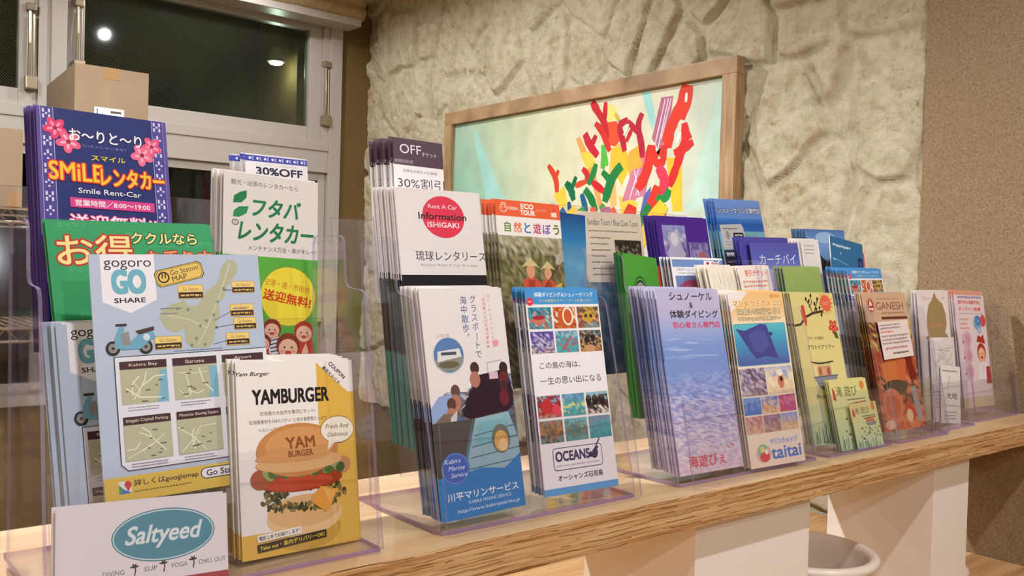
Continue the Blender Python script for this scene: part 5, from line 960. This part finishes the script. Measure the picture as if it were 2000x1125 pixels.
# holder nearest the camera
place(salty, P_('salty', Y=.653), 'white card with an oval teal logo at the very front of the nearest holder', 'stack of white oval-logo cards', 'card', 'postcard', 1, .004, dx=-.001)
place(yam, P_('yam'), 'white and yellow burger postcard at the front of its thick stack', 'stack of white and yellow burger postcards', 'postcard', 'postcard', 10, .0032, jx=.0018, jz=.003, jyaw=.012, th=.0016)
place(mapsh, P_('map'), 'pale blue island map flyer with six small street maps, standing tallest of its kind', cat='map', name='map_flyer', th=.0014)
place(mapsh, P_('map2'), 'pale blue map flyer slid down behind the tallest map flyer', 'stack of slid-down pale blue map flyers', 'map', 'map_flyer', 4, .0035, jx=.002, jz=.003, jyaw=.012, dx=-.0016, th=.0012)
place(gogreen, P_('gogreen'), 'wide green flyer with big yellow and red characters behind the map flyer', 'stack of wide green flyers', 'flyer', 'leaflet', 1, .004)
place(smile, P_('smile'), 'navy rental leaflet with pink hibiscus and yellow lettering at the front of its stack', 'stack of navy hibiscus rental leaflets', n=9, gap=.0036, jx=.0015, jz=.002, jyaw=.012, th=.0014)
place(futaba, P_('futaba'), 'white and green rental leaflet with a leaf emblem at the front of its stack', 'stack of white and green leaf-emblem leaflets', n=7, gap=.0046, jx=.0015, jz=.005, jyaw=.02, th=.0014)
place(coup1, P_('coup1', Y=.829), 'white discount coupon with a blue patterned top strip at the front of its row', 'row of blue-topped discount coupons', 'coupon', 'coupon', 4, .0085, jx=.002, jz=.004, jyaw=.03, th=.001)
# second holder
place(kabira, P_('kabira'), 'white glass boat leaflet with a boat interior photo at the front of its stack', 'stack of glass boat leaflets', n=8, gap=.0036, jx=.001, jz=.002, jyaw=.008, th=.0014)
place(oceans, P_('oceans'), 'blue-topped leaflet with twelve small sea photos in the second holder, front of its stack', 'stack of blue-topped sea photo leaflets in the second holder', n=4, gap=.0050, jx=.0012, jz=.003, jyaw=.01, th=.0014)
place(info, P_('info'), 'tall white rental leaflet with a red disc at the front of its stack', 'stack of tall white red-disc leaflets', n=10, gap=.0042, jx=.0008, jz=.002, jyaw=.006, th=.0020)
place(offsh, P_('off', Y=.797), 'dark-topped discount ticket standing behind the tall red-disc leaflets, front of its row', 'row of dark-topped discount tickets', 'coupon', 'coupon', 8, .0055, jx=.002, jz=.004, jyaw=.03, drop=.0004, th=.001)
place(eco, P_('eco'), 'orange-topped eco tour leaflet with two people in straw hats, front of its stack', 'stack of orange-topped eco tour leaflets', n=4, gap=.0062, jx=.001, jz=.003, jyaw=.01, th=.0014)
place(bluesea, P_('bluesea', X=.729, Y=.79, yaw=0, lean=.12, w=.05), 'plain blue sea leaflet half hidden beside the beige tours leaflet', th=.001)
# third holder
place(snork, P_('snork'), 'pale lavender underwater snorkelling leaflet at the front of its stack', 'stack of pale underwater snorkelling leaflets', n=8, gap=.0052, jx=.0015, jz=.002, jyaw=.012, th=.0015)
place(taitai, P_('taitai'), 'cream leaflet with a blue manta photo at the front of its stack', 'stack of cream manta leaflets', n=8, gap=.0042, jx=.001, jz=.002, jyaw=.008, th=.0014)
place(tcoup, P_('tcoup'), 'cream discount ticket with red characters behind the manta leaflets', 'row of cream red-lettered discount tickets', 'coupon', 'coupon', 3, .0036, th=.001)
place(sketch, P_('tcoup', X=.968, Y=.724, Z=.108, w=.062, lean=.25, yaw=.05), 'cream slip with faint pencil-like lines beside the red-lettered ticket', 'row of cream slips with faint lines', 'slip', 'slip', 4, .0045, jx=.004, jz=.004, jyaw=.06, th=.001)
place(green, P_('green', w=.085, yaw=.2, lean=.2, Y=.752, X=.829), 'green booklet with a round black emblem leaning between the holders', 'pair of green booklets', 'booklet', 'booklet', 2, .005, th=.003, keep=2)
place(Sheet(60, 200, '#d85a3c', bands=[(0, 1, '#b83a34')]), [.874, .772, .06, .12, .19, -.05, .055, .196], 'orange-red leaflet showing past the right edge of the green booklets', th=.0012)
place(flags, P_('flags', X=.930), 'white leaflet with a blue header and two flags in the third holder', 'stack of two-flag leaflets', n=3, gap=.006, th=.0012)
place(sandbar, P_('sandbar'), 'beige tours leaflet with a black and white photo in the third holder', 'stack of beige tours leaflets', n=2, gap=.005, th=.0012)
place(purple, P_('purple', w=.110), 'purple leaflet with two blurred sea photos at the front of its stack', 'stack of purple sea leaflets', n=4, gap=.0055, jx=.001, jz=.003, th=.0014)
# fourth holder
place(ytiny, P_('ysmall', X=1.1655, Y=.651, h=.064, w=.070), 'smallest pale green nature tour card at the front of the yellow stack', th=.0012, cat='card', name='postcard')
place(ysmall, P_('ysmall', Y=.6585), 'half-height yellow and green nature tour card in front of the tall yellow leaflet', 'stack of half-height yellow nature tour cards', 'card', 'postcard', 2, .003, th=.001)
place(yellow, P_('yellow', X=1.106, Y=.6815, w=.094), 'tall yellow nature tour leaflet with a red bird on a branch, front of its stack', 'stack of tall yellow nature tour leaflets', n=4, gap=.0034, th=.0013)
place(gtour, P_('gtour', w=.098, X=1.1535), 'plain green tour leaflet behind the tall yellow leaflets', 'stack of plain green tour leaflets', n=3, gap=.005, th=.0012)
place(kachi, P_('kachi', Y=.757), 'lilac leaflet with large white characters in the fourth holder', cat='leaflet', th=.0014)
place(kachib, P_('kachi', X=1.090, Y=.765, Z=.089), 'indigo leaflet rising just above the lilac one', 'stack of indigo leaflets', n=2, gap=.005, th=.0014)
place(bsnork, P_('bsnork'), 'blue snorkelling leaflet with a grey ticket, tallest in the fourth holder', 'stack of tall blue snorkelling leaflets', n=3, gap=.0056, jx=.002, jz=.003, th=.0014)
# fifth holder
place(slip, [1.3065, .6725 + .020, .118, -.03, .213, .04, .088, .058], 'white printed slip tucked over the tan curry leaflet', cat='slip', name='slip', th=.0005)
place(ganesh, P_('ganesh'), 'tan curry restaurant leaflet with a red oval emblem at the front of its stack', 'stack of tan curry restaurant leaflets', n=3, gap=.004, th=.0013)
place(oceans_sheet(), P_('oc2', w=.104, X=1.329), 'blue-topped sea photo leaflet behind the curry leaflets, front of its stack', 'stack of blue-topped sea photo leaflets behind the curry leaflets', n=6, gap=.0062, jx=.001, jz=.003, th=.0016)
place(teal, P_('teal', w=.105, roll=-.11), 'teal leaflet tilted in the fifth holder in front of a pink one', th=.0014)
place(pink, P_('teal', X=1.346, Y=.788, Z=.088, w=.105, roll=-.10), 'bright pink leaflet showing along the edge of the teal one', th=.0014)
place(whitel, [1.292, .795, .105, .0, .18, .03, .05, .20], 'narrow white leaflet beside the teal one in the fifth holder', 'row of narrow white leaflets', n=4, gap=.0055, jyaw=.04, jz=.004, th=.0012)
place(whale, P_('whale', Y=.826, X=1.345, Z=.113), 'blue leaflet with a dark whale shape at the back of the fifth holder', 'stack of blue whale leaflets', n=4, gap=.006, th=.0014)
# last two holders
place(slipdaichi, [1.4795, .683, .008, -.02, .10, -.10, .066, .095], 'small white card with two black brushed characters in front of the tan drop leaflet', cat='card', name='postcard', th=.0008)
place(slipmap, [1.462, .687, .010, .0, .10, -.02, .086, .138], 'white slip with a faint line map over the tan drop leaflet', cat='slip', name='slip', th=.0006)
place(tanl, P_('potato', Y=.692), 'pale leaflet with a plain tan drop shape in the sixth holder', 'stack of pale tan-drop leaflets', n=2, gap=.005, th=.0012)
place(nurse, P_('nurse'), 'pale pink clinic leaflet with a red-haired cartoon nurse beside the speckled wall', 'stack of pale pink clinic leaflets', n=2, gap=.004, th=.0012)
